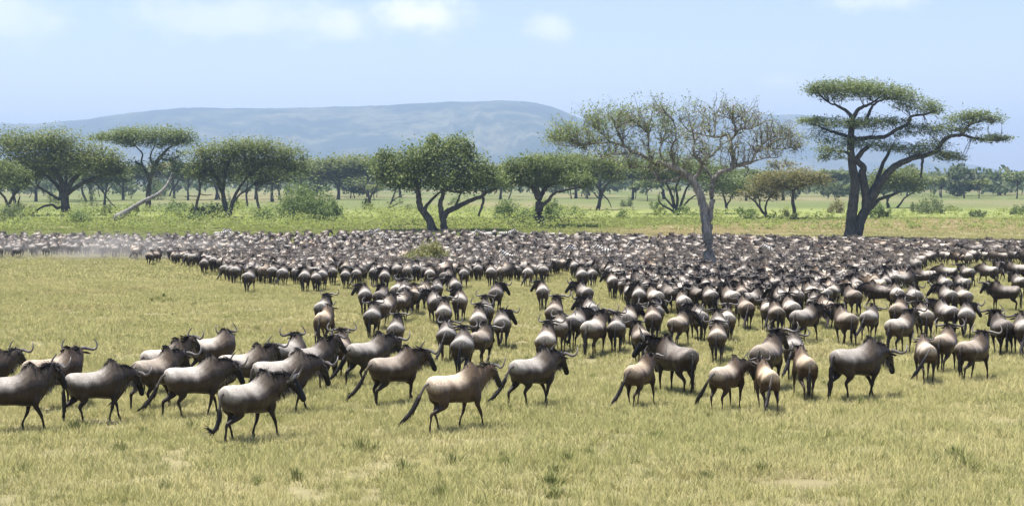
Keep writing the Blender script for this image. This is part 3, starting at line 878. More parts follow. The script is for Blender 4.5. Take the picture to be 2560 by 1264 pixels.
# --- tall flat-topped acacia at the right of the herd
T = Tree('acacia_tree', (2128, 596), 'tall dark-trunked acacia with layered flat pads leaning out over the herd edge', M_BARK_DARK, M_ACACIA, seed=21, depth_m=5.0); T.slim = (.16, .34)
T.limb([(2126, 592), (2129, 545), (2134, 500), (2137, 451), (2131, 415), (2127, 380), (2128, 333), (2130, 297)], 15, 7, sides=12, first=True)
T.limb([(2138, 592), (2150, 556), (2166, 516), (2163, 476), (2156, 436), (2158, 419), (2143, 399), (2156, 378), (2172, 367)], 14, 5, sides=11, first=True)
T.limb([(2166, 512), (2174, 490), (2190, 458), (2201, 424), (2218, 389), (2226, 372)], 8, 3)
T.limb([(2168, 512), (2186, 484), (2202, 455), (2225, 427), (2245, 411), (2278, 396), (2312, 389), (2346, 376)], 12, 5, .7)
T.limb([(2340, 378), (2358, 352), (2378, 340), (2404, 336), (2424, 312), (2452, 302), (2478, 294)], 6, 2)
T.limb([(2404, 336), (2430, 344), (2470, 350), (2500, 352)], 4, 1.5)
T.limb([(2160, 532), (2182, 516), (2198, 499), (2230, 487), (2246, 480)], 6, 3)
T.limb([(2307, 391), (2305, 418), (2302, 445)], 4, 2, .2)
T.limb([(2130, 300), (2122, 283), (2100, 268), (2074, 258)], 6, 2)
T.limb([(2131, 296), (2148, 272), (2172, 262), (2196, 246)], 6, 2)
T.limb([(2166, 300), (2174, 280), (2186, 260), (2212, 248)], 5, 2)
T.limb([(2128, 350), (2168, 344), (2210, 342), (2243, 323), (2270, 309), (2278, 291), (2310, 286), (2336, 280)], 6, 2)
T.limb([(2128, 345), (2100, 335), (2070, 326), (2040, 312)], 5, 2)
T.limb([(2127, 385), (2105, 378), (2080, 378)], 4, 1.5)
for (px, py, hw, hh, n) in [(2022, 220, 26, 9, 500), (2062, 222, 46, 17, 1500), (2110, 212, 70, 16, 2600), (2165, 216, 78, 18, 3000), (2215, 228, 62, 18, 2200), (2245, 243, 46, 16, 1500), (2120, 232, 70, 16, 1900), (2285, 260, 52, 16, 1500), (2325, 272, 36, 12, 800),
                            (2026, 298, 34, 11, 700), (2064, 304, 44, 14, 1000), (2120, 306, 60, 14, 1700), (2180, 304, 60, 16, 1700), (2236, 300, 44, 12, 700), (2058, 334, 44, 14, 700), (2395, 292, 54, 15, 1700), (2455, 288, 46, 14, 1200), (2492, 300, 26, 10, 400),
                            (2510, 345, 28, 9, 450), (2465, 342, 44, 11, 800), (2412, 316, 40, 12, 700), (2345, 322, 52, 15, 1200), (2296, 322, 44, 14, 800), (2104, 352, 52, 11, 900), (2086, 374, 46, 13, 900), (2076, 390, 34, 10, 500), (2180, 356, 60, 13, 1200), (2235, 366, 54, 12, 900),
                            (2328, 362, 48, 15, 1200), (2362, 384, 40, 14, 1000), (2290, 374, 44, 10, 600), (2386, 396, 26, 10, 350), (2250, 330, 40, 12, 500)]:
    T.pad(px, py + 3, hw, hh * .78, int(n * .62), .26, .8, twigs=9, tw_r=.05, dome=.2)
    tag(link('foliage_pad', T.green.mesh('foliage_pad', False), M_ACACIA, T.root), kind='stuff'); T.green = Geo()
T.finish()

# --- grey half-bare tree in the middle of the herd
T = Tree('savanna_tree', (1781, 694), 'grey half-bare tree with crooked spreading limbs rising from the packed herd', M_BARK_GREY, M_SPARSE, seed=5, depth_m=4.5)
T.limb([(1781, 692), (1775, 650), (1770, 605), (1766, 562), (1761, 524), (1751, 490), (1738, 462), (1719, 438), (1692, 421), (1660, 410), (1632, 406)], 15, 6, sides=12, first=True)
T.limb([(1776, 652), (1774, 600), (1775, 552), (1780, 510), (1780, 472), (1783, 449), (1800, 430), (1825, 423), (1848, 413), (1878, 406)], 8, 5, .25, sides=10)
lm = [([(1878, 406), (1892, 380), (1918, 370), (1951, 373), (1998, 366)], 4, 1.2), ([(1830, 420), (1832, 386), (1825, 353), (1815, 337), (1785, 343), (1752, 336)], 6, 2),
      ([(1825, 353), (1838, 330), (1832, 286), (1834, 262)], 4, 1.2), ([(1838, 330), (1852, 322), (1878, 320), (1898, 284)], 3, 1.2), ([(1892, 380), (1912, 356), (1940, 338), (1966, 322)], 3, 1),
      ([(1636, 407), (1602, 387), (1566, 383), (1526, 386), (1503, 393)], 5, 1.5), ([(1632, 406), (1620, 366), (1622, 333), (1617, 304)], 4, 1.2), ([(1600, 387), (1560, 366), (1526, 356), (1460, 360), (1410, 350), (1384, 346)], 4, 1),
      ([(1560, 364), (1541, 322), (1533, 300)], 3, 1), ([(1719, 434), (1692, 446), (1659, 453), (1639, 440), (1622, 418), (1580, 420)], 5, 1.5), ([(1660, 453), (1630, 452), (1612, 449)], 3, 1),
      ([(1734, 450), (1746, 432), (1757, 409), (1735, 389), (1736, 353), (1729, 320), (1719, 290)], 5, 1.2), ([(1782, 450), (1766, 424), (1752, 406), (1779, 389), (1802, 363), (1820, 352)], 4, 1.5),
      ([(1692, 419), (1676, 380), (1690, 340), (1684, 300)], 4, 1.2), ([(1660, 410), (1650, 370), (1664, 330), (1660, 290)], 3.5, 1), ([(1526, 356), (1500, 330), (1476, 312)], 2.5, 1), ([(1752, 336), (1758, 300), (1752, 266)], 3, 1),
      ([(1785, 343), (1790, 300), (1800, 262)], 3, 1), ([(1440, 358), (1424, 338), (1404, 326)], 2, 1), ([(1848, 413), (1870, 420), (1866, 436)], 2.5, 1), ([(1918, 370), (1940, 352), (1972, 344), (1996, 330)], 2.5, 1), ([(1878, 406), (1910, 396), (1944, 394)], 2.5, 1), ([(1878, 322), (1906, 306), (1930, 300)], 2.2, 1), ([(1460, 360), (1430, 366), (1396, 362)], 2, 1), ([(1622, 334), (1590, 306), (1570, 284)], 2.5, 1), ([(1684, 302), (1660, 276), (1652, 262)], 2.5, 1), ([(1752, 336), (1720, 326), (1700, 300)], 2.5, 1)]
for pix, a, b in lm: T.limb(pix, a, b, .9, 6)
# twigs reach evenly through a wide, flat, ragged dome
org = np.array(T.base); tips = []
for k in range(400):
    u = T.rs.uniform(-1, 1); px = 1692 + 316 * u
    top = np.interp(px, [1376, 1400, 1480, 1560, 1640, 1720, 1800, 1880, 1950, 2008], [338, 318, 276, 266, 258, 250, 250, 268, 306, 350]) + T.rs.uniform(-6, 8)
    bot = np.interp(px, [1376, 1420, 1520, 1600, 1700, 1800, 1900, 2008], [352, 364, 398, 430, 410, 396, 392, 374])
    py = top + (bot - top) * T.rs.uniform(0, 1) ** 1.5
    e = T.w(px, py, T.rs.normal(0, 1.7) * math.sqrt(max(.15, 1 - u * u)))
    b = T.near(e + np.array([0, 0, -.9])); st = b[:3]; d = e - st; L = np.linalg.norm(d)
    if L < .25 or L > 4.2: continue
    m = st + d * .5 + T.rs.normal(0, .16, 3) * L - np.array([0, 0, .10 * L])
    C = bez(st, m, e, 8); C[1:-1] += T.rs.normal(0, .05, (6, 3))
    r0 = min(.055, b[3] * .7)
    T.twig.tube(C - org, np.linspace(r0, r0 * .3, 8), 5, cap=False)
    for q in range(5):
        i0 = T.rs.integers(2, 8); e2 = C[i0] + T.rs.normal(0, .42, 3) + np.array([0, 0, .18])
        m2 = (C[i0] + e2) / 2 + T.rs.normal(0, .10, 3)
        C2 = bez(C[i0], m2, e2, 5); T.twig.tube(C2 - org, np.linspace(r0 * .5, r0 * .2, 5), 3, cap=False)
        tips.extend(C2[2:])
        for z in range(2):
            e3 = e2 + T.rs.normal(0, .24, 3); T.twig.tube(np.array([e2, (e2 + e3) / 2 + T.rs.normal(0, .04, 3), e3]) - org, [r0 * .22, r0 * .18, r0 * .12], 3, cap=False); tips.append(e3)
tips = np.array(tips)
# leafier on the left side of the crown
pxs = (tips[:, 0] / T.Y) * F_PX + W_PX / 2
keep = T.rs.uniform(0, 1, len(tips)) < np.interp(pxs, [1380, 1500, 1640, 1760, 1850, 2000], [1.0, .95, .75, .5, .32, .28])
lt = tips[keep]
lt = np.repeat(lt, 2, 0) + T.rs.normal(0, .12, (len(lt) * 2, 3))
V, Q, C = leaf_cards(lt - org, .075, T.rs, .2, T.rs.uniform(.2, .9, len(lt)))
T.green.add(V, Q, None, C)
T.finish('foliage')

# --- leafy trees in the middle
T = Tree('leafy_tree', (1084, 578), 'broad leafy tree with two leaning trunks behind the herd', M_BARK_MID, M_BROAD, seed=31, depth_m=4.0)
T.limb([(1084, 576), (1073, 549), (1062, 533), (1050, 516), (1047, 492), (1042, 466), (1036, 448)], 11, 5, sides=10, first=True)
T.limb([(1112, 576), (1107, 548), (1103, 528), (1101, 507), (1108, 485), (1104, 468)], 9, 4, sides=9, first=True)
T.limb([(1106, 545), (1118, 530), (1136, 520), (1154, 512), (1179, 500), (1202, 491), (1220, 479), (1242, 471)], 8, 3, .4)
T.limb([(1204, 490), (1209, 500), (1203, 520), (1196, 540)], 4, 2.5, .2)
T.limb([(1062, 530), (1066, 514), (1078, 500), (1090, 488), (1104, 478)], 5, 2.5)
T.limb([(1042, 466), (1020, 452), (992, 446)], 4, 2); T.limb([(1042, 464), (1060, 430), (1080, 400)], 4, 2); T.limb([(1106, 484), (1128, 450), (1130, 405)], 4, 2); T.limb([(1136, 520), (1150, 488), (1160, 470)], 3, 1.5); T.limb([(1154, 480), (1130, 478), (1104, 470)], 3, 1.5, .3)
for (px, py, hw, hh, n) in [(966, 388, 26, 14, 500), (962, 418, 40, 22, 900), (1000, 436, 48, 24, 1400), (1020, 404, 46, 24, 1400), (1058, 396, 48, 30, 1700), (1098, 372, 44, 24, 1500), (1140, 366, 36, 22, 1000), (1170, 378, 24, 16, 500), (1120, 402, 62, 28, 2100), (1168, 412, 42, 26, 1300),
                            (1048, 444, 58, 24, 1900), (1112, 444, 62, 24, 2000), (1176, 446, 48, 24, 1500), (1218, 430, 42, 20, 1000), (1228, 452, 44, 22, 1200), (968, 446, 34, 16, 600), (1080, 352, 22, 10, 260), (1150, 470, 40, 12, 500), (1018, 460, 40, 14, 600)]:
    T.pad(px, py, hw, hh, n, .20, .1, twigs=5, dome=.2)
T.finish()
T = Tree('leafy_tree', (1350, 566), 'rounded leafy tree with one stout trunk and low spreading limbs', M_BARK_MID, M_BROAD, seed=32, depth_m=4.0)
T.limb([(1350, 564), (1348, 540), (1348, 517), (1345, 492), (1335, 472), (1318, 462), (1296, 460)], 13, 4, sides=10, first=True)
T.limb([(1348, 498), (1357, 481), (1372, 464), (1395, 456)], 7, 3); T.limb([(1350, 520), (1360, 510), (1372, 500), (1382, 485), (1406, 477), (1438, 471)], 6, 2); T.limb([(1346, 494), (1344, 462), (1350, 430)], 5, 2)
for (px, py, hw, hh, n) in [(1282, 432, 36, 22, 1000), (1312, 416, 40, 20, 1200), (1352, 404, 46, 16, 1300), (1376, 424, 50, 24, 1700), (1420, 424, 46, 24, 1500), (1330, 442, 48, 18, 1400), (1442, 446, 34, 18, 900), (1396, 446, 46, 16, 1200), (1462, 458, 20, 14, 350), (1270, 452, 30, 14, 500), (1360, 455, 40, 10, 600)]:
    T.pad(px, py, hw, hh, n, .20, .1, twigs=5, dome=.2)
T.finish()

# --- generic umbrella acacias from base, stems and crown outline
def umbrella(base, stems, pads, label, seed, leaf=M_ACACIA2, bark=M_BARK_MID, group='acacias along the tree line', size=.21, base_y=None, depth=4.0, name='acacia_tree', flat=1.1, dens=1.0, dome=.55):
    T = Tree(name, base, label, bark, leaf, group, seed, depth, base_y)
    for k, (pix, a, b) in enumerate(stems):
        T.limb(pix, a, b, .8, 7, first=(k == 0))
    for (px, py, hw, hh, n) in pads: T.pad(px, py + hh * .35, hw * 1.08, hh * 1.2, int(n * dens * .98), size, flat, twigs=5, tw_r=.06, dome=dome)
    return T.finish()

umbrella((166, 538), [([(166, 536), (163, 505), (160, 478), (152, 450), (134, 420), (118, 396)], 12, 4), ([(163, 490), (174, 462), (196, 436), (224, 414), (250, 398)], 8, 3), ([(164, 488), (190, 468), (226, 450), (262, 438), (296, 424), (310, 414)], 6, 2),
                      ([(160, 480), (166, 440), (168, 400)], 6, 2), ([(158, 488), (140, 462), (112, 436), (92, 420)], 6, 2), ([(228, 450), (250, 470), (272, 500), (290, 520)], 2.5, 1), ([(150, 500), (128, 486), (112, 476), (92, 462), (90, 440)], 4, 1.5), ([(166, 512), (144, 520), (130, 512), (104, 518), (74, 540)], 4, 2)],
         [(40, 346, 60, 20, 1900), (95, 352, 60, 22, 2000), (140, 348, 56, 22, 1900), (70, 382, 60, 20, 1600), (130, 384, 60, 22, 1900), (190, 372, 60, 22, 2000), (240, 388, 54, 20, 1600), (282, 398, 36, 18, 900), (200, 402, 60, 18, 1500), (110, 410, 50, 16, 900), (300, 414, 26, 12, 400), (12, 366, 40, 20, 900), (60, 424, 50, 14, 900), (120, 430, 50, 13, 800), (190, 424, 54, 13, 900), (250, 420, 46, 13, 800), (292, 426, 30, 10, 400)],
         'wide low many-limbed acacia with a green crown and tangled pale branches', 41)
umbrella((372, 528), [([(372, 526), (371, 498), (372, 470), (374, 452), (360, 420), (338, 404)], 8, 3), ([(374, 452), (384, 424), (398, 396), (420, 372), (440, 358)], 6, 2), ([(364, 430), (354, 404), (356, 384), (340, 366)], 3, 1.5), ([(386, 420), (376, 392), (386, 366)], 3, 1.5), ([(398, 396), (424, 400), (446, 392)], 3, 1.5)],
         [(262, 340, 34, 9, 700), (310, 338, 52, 12, 1600), (360, 334, 60, 13, 2000), (415, 333, 56, 13, 1800), (455, 342, 36, 13, 900), (340, 352, 50, 10, 900), (420, 355, 40, 10, 700), (430, 392, 34, 14, 500), (400, 410, 34, 12, 400), (330, 415, 30, 12, 400), (440, 415, 34, 14, 450)],
         'tall umbrella acacia with a thin flat canopy and open forked branches', 42, M_ACACIA)
umbrella((572, 542), [([(572, 540), (562, 508), (558, 482), (560, 456), (566, 424), (574, 398)], 7, 3), ([(574, 540), (580, 512), (590, 484), (606, 460), (622, 440)], 6, 2), ([(562, 500), (550, 470), (536, 436), (524, 408)], 4, 2), ([(580, 512), (596, 490), (614, 476), (632, 462)], 3, 1.5), ([(558, 470), (548, 450), (530, 430), (512, 416)], 3, 1.5)],
         [(494, 380, 36, 18, 900), (540, 376, 50, 18, 1600), (590, 370, 56, 18, 1900), (640, 366, 56, 16, 1800), (690, 374, 50, 18, 1500), (725, 384, 34, 16, 800), (530, 404, 44, 16, 1000), (600, 402, 56, 18, 1400), (660, 404, 54, 18, 1400), (714, 410, 44, 16, 900), (640, 436, 40, 14, 600), (510, 420, 30, 14, 450), (748, 424, 26, 10, 350), (520, 432, 44, 13, 700), (586, 428, 50, 13, 800), (690, 432, 48, 13, 700), (550, 450, 36, 10, 400)],
         'spreading acacia with several dark stems fanning from one foot', 43)
umbrella((486, 544), [([(486, 542), (492, 510), (500, 476), (498, 452), (490, 432)], 4, 2), ([(498, 492), (480, 490), (462, 492)], 1.5, .8), ([(496, 484), (516, 488), (530, 486)], 1.5, .8), ([(500, 462), (510, 446), (514, 430)], 2, 1)], [(490, 424, 26, 14, 420), (512, 430, 20, 12, 260)], 'slender leaning young acacia with a thin bare stem', 44, dens=.9)
umbrella((618, 520), [([(618, 540), (618, 508), (616, 478), (622, 450)], 3, 2), ([(617, 484), (628, 466), (638, 452)], 2, 1)], [(618, 440, 28, 14, 450)], 'thin straight-stemmed acacia beside the fanning stems', 45)
umbrella((652, 528), [([(652, 526), (644, 506), (642, 480), (643, 450)], 4, 2), ([(642, 470), (660, 460), (676, 452)], 2, 1)], [(650, 436, 36, 14, 600), (690, 440, 30, 12, 400)], 'acacia with a bent foot and small dark crown', 46, M_ACACIA)
umbrella((681, 504), [([(681, 502), (680, 478), (682, 440)], 4, 3)], [(690, 430, 50, 16, 1000), (730, 436, 36, 12, 500)], 'straight single-trunk acacia half hidden behind its neighbours', 47, M_ACACIA)
umbrella((846, 498), [([(846, 496), (846, 470), (836, 452), (820, 440)], 4, 2), ([(846, 468), (862, 450), (880, 440)], 3, 1.5), ([(846, 474), (838, 460), (800, 448)], 2, 1), ([(846, 470), (850, 446), (850, 430)], 3, 1.5)],
         [(770, 424, 46, 13, 1000), (820, 410, 60, 16, 1700), (870, 406, 60, 15, 1700), (916, 408, 44, 13, 1000), (800, 436, 50, 13, 900), (860, 430, 60, 16, 1400), (900, 440, 40, 12, 700), (950, 400, 34, 10, 500)],
         'wide olive-green flat acacia behind the round shrub', 48)
umbrella((926, 524), [([(926, 522), (924, 500), (914, 480), (900, 466)], 4, 2), ([(924, 498), (934, 476), (952, 452)], 3, 1.5), ([(914, 480), (904, 474), (886, 462)], 2, 1)], [(900, 452, 30, 10, 160), (948, 444, 24, 10, 160)], 'small nearly bare tree with a forked trunk', 49, M_ACACIA, dens=.8)
umbrella((968, 526), [([(968, 524), (980, 500), (990, 474), (996, 454)], 3, 1.5), ([(970, 522), (990, 510), (1008, 504)], 2, 1), ([(978, 506), (996, 492), (1010, 486)], 1.5, .8)], [(990, 500, 16, 8, 90)], 'leaning dead sapling beside the broad leafy tree', 50, M_ACACIA, dens=.7)
# right of the leafy trees
umbrella((1494, 524), [([(1494, 522), (1500, 500), (1504, 484), (1490, 462), (1478, 446)], 5, 2), ([(1504, 486), (1514, 466), (1528, 450)], 4, 1.5), ([(1500, 500), (1486, 484), (1478, 472)], 2, 1), ([(1505, 484), (1520, 500), (1528, 518)], 2, 1)],
         [(1420, 400, 56, 10, 1300), (1480, 402, 60, 14, 1700), (1540, 408, 54, 14, 1500), (1500, 424, 60, 14, 1300), (1470, 440, 30, 12, 450), (1540, 440, 36, 12, 600)], 'acacia with drooping bare twigs and a long flat canopy', 51, M_ACACIA2)
umbrella((1690, 534), [([(1690, 532), (1682, 500), (1672, 470), (1660, 450)], 5, 2), ([(1696, 530), (1706, 500), (1714, 476), (1726, 456)], 4, 2), ([(1688, 524), (1668, 500), (1652, 480)], 3, 1.5), ([(1690, 530), (1694, 496), (1690, 470), (1700, 446)], 4, 2), ([(1700, 526), (1722, 500), (1740, 488)], 3, 1.5), ([(1686, 530), (1650, 506), (1648, 480)], 3, 1)],
         [(1610, 412, 50, 14, 1300), (1660, 404, 56, 16, 1600), (1720, 410, 56, 16, 1500), (1770, 418, 44, 14, 1000), (1640, 436, 44, 14, 900), (1700, 440, 50, 14, 1000), (1760, 442, 50, 14, 900), (1800, 450, 40, 14, 700)], 'bushy acacia of many crossing stems behind the grey half-bare tree', 52, M_ACACIA)
umbrella((1818, 526), [([(1818, 524), (1812, 500), (1806, 480)], 3, 2), ([(1816, 516), (1826, 496), (1836, 480)], 2.5, 1.5)], [(1800, 470, 40, 14, 800), (1840, 466, 44, 16, 900), (1820, 448, 44, 14, 800), (1860, 452, 30, 14, 500)], 'dark green acacia right behind the fork of the grey half-bare tree', 53, M_ACACIA)
umbrella((1922, 544), [([(1922, 542), (1906, 528), (1894, 512), (1884, 500), (1868, 490)], 4, 1.5), ([(1916, 538), (1914, 516), (1922, 496), (1934, 484)], 3, 1.5), ([(1900, 520), (1898, 500), (1892, 484)], 2.5, 1), ([(1922, 542), (1934, 540), (1940, 530)], 2, 1)],
         [(1880, 478, 34, 14, 500), (1915, 470, 40, 16, 700), (1945, 476, 30, 14, 450), (1900, 458, 40, 10, 450)], 'low basket-shaped acacia with many thin curved stems', 54, M_TANLEAF, dens=.8)
umbrella((1987, 546), [([(1987, 545), (1984, 520), (1982, 498), (1983, 476)], 5, 4), ([(1983, 478), (1966, 468), (1952, 462)], 3, 1.5), ([(1983, 476), (2002, 466), (2020, 460)], 3, 1.5)],
         [(1918, 446, 44, 12, 900), (1965, 438, 48, 14, 1300), (2010, 440, 46, 14, 1200), (2044, 448, 34, 12, 600), (1985, 460, 46, 10, 800), (1940, 462, 34, 8, 400)], 'single-trunk acacia with a flat yellowish-brown crown', 55, M_TANLEAF)
umbrella((1958, 500), [([(1958, 498), (1956, 450), (1948, 426), (1940, 412)], 3, 2), ([(1956, 440), (1968, 424), (1974, 412)], 2, 1)], [(1955, 404, 36, 9, 380), (1940, 412, 20, 6, 160)], 'thin-crowned taller tree behind the yellowish-brown acacia', 56, M_TANLEAF, dens=.7)
umbrella((2222, 520), [([(2222, 518), (2218, 502), (2226, 490), (2240, 484), (2262, 476)], 4, 1.5), ([(2238, 524), (2252, 508), (2262, 494), (2284, 480)], 3, 1.5), ([(2220, 500), (2206, 484), (2196, 472)], 2.5, 1.5)],
         [(2215, 442, 40, 14, 1000), (2250, 436, 44, 15, 1200), (2286, 450, 30, 12, 600), (2240, 458, 50, 12, 1000), (2290, 466, 24, 9, 350), (2205, 462, 30, 10, 450)], 'small spreading acacia behind the tall dark-trunked acacia', 57, M_ACACIA2)
umbrella((20, 540), [([(20, 538), (24, 510), (40, 480), (60, 462)], 5, 2), ([(22, 520), (10, 492), (-10, 470)], 4, 2), ([(40, 536), (44, 512), (50, 490)], 3, 1.5)], [(14, 430, 34, 20, 900), (44, 436, 34, 18, 900), (-20, 436, 40, 22, 900), (66, 444, 16, 12, 260), (20, 456, 40, 10, 500)], 'bright-leaved small tree under the wide low acacia', 58, M_BROAD, flat=.1, dome=.2, name='leafy_tree', group=None)
umbrella((216, 506), [([(216, 520), (214, 500), (206, 480), (204, 450)], 4, 2)], [(206, 430, 50, 14, 700)], 'leaning trunk of an acacia standing behind the wide low one', 59, M_ACACIA)

def auto_acacia(px, py, w, h, label, seed, leaf=M_ACACIA2, stems=3, dens=1.0):
    r = np.random.default_rng(seed)
    top = py - h; x0 = px + r.normal(0, w * .05)
    st = [([(px, py), (px + (x0 - px) * .5, py - h * .3), (x0, py - h * .62)], w * .018 + 1, w * .011 + .6)]
    for k in range(stems):
        e = x0 + w * r.uniform(-.36, .36)
        st.append(([(px + (x0 - px) * .3, py - h * r.uniform(.2, .35)), ((px + e) / 2, py - h * .52), (e, py - h * .74)], w * .011 + .6, .8))
    pads = [(px + w * u, top + h * (.16 + .10 * abs(u) * 2 + r.uniform(-.02, .05)), w * .20, h * .105, int(9 * w)) for u in np.linspace(-.36, .36, 5)]
    pads += [(px + w * u, top + h * (.33 + r.uniform(-.03, .05)), w * .17, h * .09, int(6 * w)) for u in (-.25, 0, .25)]
    return umbrella((px, py), st, pads, label, seed, leaf, dens=dens)
for k, (px, py, w, h, lf, what) in enumerate([
    (308, 500, 130, 92, M_ACACIA, 'greyish acacia in the gap behind the wide low acacia'), (436, 496, 110, 92, M_TANLEAF, 'brownish acacia behind the top of the slanting log'),
    (470, 500, 90, 100, M_ACACIA, 'dark acacia between the umbrella acacia and the spreading one'), (752, 492, 120, 100, M_ACACIA2, 'acacia showing above the large dense shrub'),
    (700, 500, 110, 90, M_ACACIA2, 'acacia filling the gap beside the straight single trunk'), (1002, 494, 130, 96, M_ACACIA2, 'olive acacia behind the left side of the broad leafy tree'),
    (1250, 498, 120, 90, M_TANLEAF, 'brownish acacia between the two leafy trees'), (1440, 496, 150, 96, M_ACACIA2, 'flat acacia right behind the rounded leafy tree'),
    (1580, 500, 150, 96, M_ACACIA, 'acacia under the left limbs of the grey half-bare tree'), (1866, 502, 110, 84, M_ACACIA, 'acacia behind the basket-shaped one'),
    (90, 504, 150, 110, M_ACACIA, 'dark acacia filling in behind the wide low acacia'), (2070, 492, 90, 70, M_ACACIA, 'small dark acacia behind the layered tree\'s trunk'), (260, 512, 120, 100, M_ACACIA, 'acacia at the drooping end of the wide low acacia'),
    (40, 512, 150, 120, M_ACACIA2, 'full-crowned acacia showing behind the bright-leaved small tree'), (150, 500, 160, 118, M_ACACIA2, 'broad acacia crown filling the middle of the wide low one'), (230, 502, 150, 116, M_ACACIA2, 'green acacia crown overlapping the wide low acacia'),
    (330, 486, 110, 70, M_FAR, 'low grey-green acacia on the plain behind the slanting log'), (540, 500, 150, 106, M_ACACIA2, 'green acacia crown behind the fanning dark stems'), (640, 498, 160, 112, M_ACACIA2, 'broad acacia crown behind the bent-foot acacia'), (790, 490, 150, 84, M_ACACIA2, 'low olive acacia behind the large dense shrub'),
    (920, 492, 150, 90, M_ACACIA2, 'low olive acacia behind the forked bare tree'), (1500, 494, 170, 92, M_ACACIA2, 'long low acacia crown between the rounded leafy tree and the grey one'), (1660, 498, 160, 96, M_ACACIA, 'broad dark acacia crown behind the crossing stems'), (1780, 498, 130, 90, M_ACACIA, 'dark acacia crown behind the trunk of the grey tree'),
    (2400, 490, 120, 62, M_FAR, 'hazy low acacia on the plain past the hanging branch stub'), (2500, 488, 130, 58, M_FAR, 'hazy acacia where the far hill meets the plain')]):
    auto_acacia(px, py, w, h, what, 900 + k, lf, dens=.72)

# leaning dead log
log = Geo()
b = on_ground(290, 552); Y0 = b.y
def lp(px, py, o=0): return np.array(at(px, py, Y0 + o)) - np.array(b)
pts = curve([lp(286, 548), lp(312, 532), lp(340, 514), lp(368, 498), lp(390, 488, 1), lp(410, 472, 2), lp(424, 450, 3), lp(430, 432, 3)], 4)
log.tube(pts, np.interp(np.linspace(0, 1, len(pts)), [0, .06, .2, .7, 1], [.85, .95, .5, .38, .15]) * .8, 9)
root = empty('fallen_log', b); tag(root, 'pale dead log propped at a slant beside the tall umbrella acacia', 'log')
link('log_trunk', log.mesh('log_trunk'), M_BARK_GREY, root)
for a, c_ in (((424, 450), (436, 440)), ((410, 472), (416, 456)), ((368, 498), (372, 484))):
    st = Geo(); st.tube(curve([lp(*a, 2), lp((a[0] + c_[0]) / 2, (a[1] + c_[1]) / 2, 2.3), lp(*c_, 2.5)], 3), np.linspace(.14, .05, 7), 6)
    link('branch_stub', st.mesh('branch_stub'), M_BARK_MID, root)
rs = np.random.default_rng(9)
for k in range(9):
    st = Geo(); a0 = rs.uniform(0, 6.28); r0 = rs.uniform(.5, 1.1)
    st.tube([pts[1], pts[0] + np.array([math.cos(a0) * r0 * .6, -.3 + rs.uniform(-.5, .5), abs(math.sin(a0)) * r0 * .8])], [.16, .04], 5)
    link('root_end', st.mesh('root_end'), M_BARK_MID, root)

# --- shrubs
def shrub(px, py, w, h, label, leaf, n, seed, group=None, size=.16, name='shrub', stems=True):
    b = on_ground(px, py); s = scale_at(b.y); rs = np.random.default_rng(seed)
    W, H = w / 2 / s, h / s
    root = empty(name, b); tag(root, label, 'shrub', group)
    k = max(8, n // 60)
    u = rs.normal(size=(k, 3)); u /= np.linalg.norm(u, axis=1, keepdims=True); u *= rs.uniform(.35, 1, (k, 1)) ** .5; u[:, 2] = np.abs(u[:, 2])
    cl = u * np.array([W * .86, W * .75, H * .86]) * (1 + rs.normal(0, .12, (k, 1)))
    wh = rs.integers(0, k, n)
    P = cl[wh] + rs.normal(0, 1, (n, 3)) * np.array([W, W, H]) * .13
    P[:, 2] = np.abs(P[:, 2])
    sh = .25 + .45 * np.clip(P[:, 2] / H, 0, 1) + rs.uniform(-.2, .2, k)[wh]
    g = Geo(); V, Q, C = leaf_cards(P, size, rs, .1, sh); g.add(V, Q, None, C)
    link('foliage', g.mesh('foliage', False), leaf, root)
    if stems:
        g = Geo()
        for c in cl[:min(k, 14)]:
            g.tube(bez(np.array([c[0] * .15, c[1] * .15, -.1]), c * np.array([.6, .6, .3]), c * .92, 5), np.linspace(.06, .015, 5), 4, cap=False)
        link('stem', g.mesh('stem'), M_BARK_MID, root)
    return root
shrub(768, 550, 165, 96, 'large dense dark-green shrub standing alone before the tree line', M_BUSH, 7500, 61, size=.19)
shrub(832, 552, 60, 60, 'dark shrub leaning against the large dense one', M_BUSH, 1600, 62)
shrub(1262, 548, 76, 56, 'loose green shrub left of the stout trunk of the rounded leafy tree', M_BUSH, 1900, 63)
shrub(1316, 556, 60, 36, 'low shrub at the foot of the rounded leafy tree', M_BUSH, 1000, 64)
shrub(1378, 556, 44, 60, 'upright dark shrub touching the stout trunk', M_BUSH, 1200, 65)
shrub(1394, 532, 40, 26, 'small shrub in the grass behind the stout trunk', M_BUSH, 500, 66)
shrub(1566, 516, 44, 28, 'dark rounded shrub alone on the green plain', M_ACACIA, 800, 67)
shrub(2200, 546, 60, 40, 'bright-green rounded shrub beside the tall dark-trunked acacia', M_BUSH, 1300, 68)
shrub(2326, 534, 74, 54, 'large grey-green shrub on the open plain', M_ACACIA, 1900, 69)
shrub(2288, 530, 34, 26, 'small shrub touching the large grey-green one', M_ACACIA, 500, 70)
shrub(2446, 542, 46, 24, 'flat low shrub out on the plain', M_ACACIA, 700, 71)
shrub(2546, 536, 50, 30, 'dark shrub with clipped-looking top at the plain edge', M_ACACIA, 900, 72)
shrub(2090, 532, 66, 38, 'pale olive shrub between the single-trunk acacia and the dark-trunked one', M_TANLEAF, 1200, 73)
shrub(1640, 524, 50, 30, 'shrub beside the bushy acacia of many stems', M_BUSH, 800, 74)
shrub(1076, 678, 138, 68, 'round yellow-green bush standing inside the herd', M_STRAW, 7500, 75, size=.11)
shrub(328, 496, 22, 30, 'small grey sapling on the open plain behind the log', M_ACACIA, 200, 76, size=.12)
shrub(30, 556, 90, 44, 'dark shrub under the bright-leaved small tree', M_ACACIA, 1300, 77)
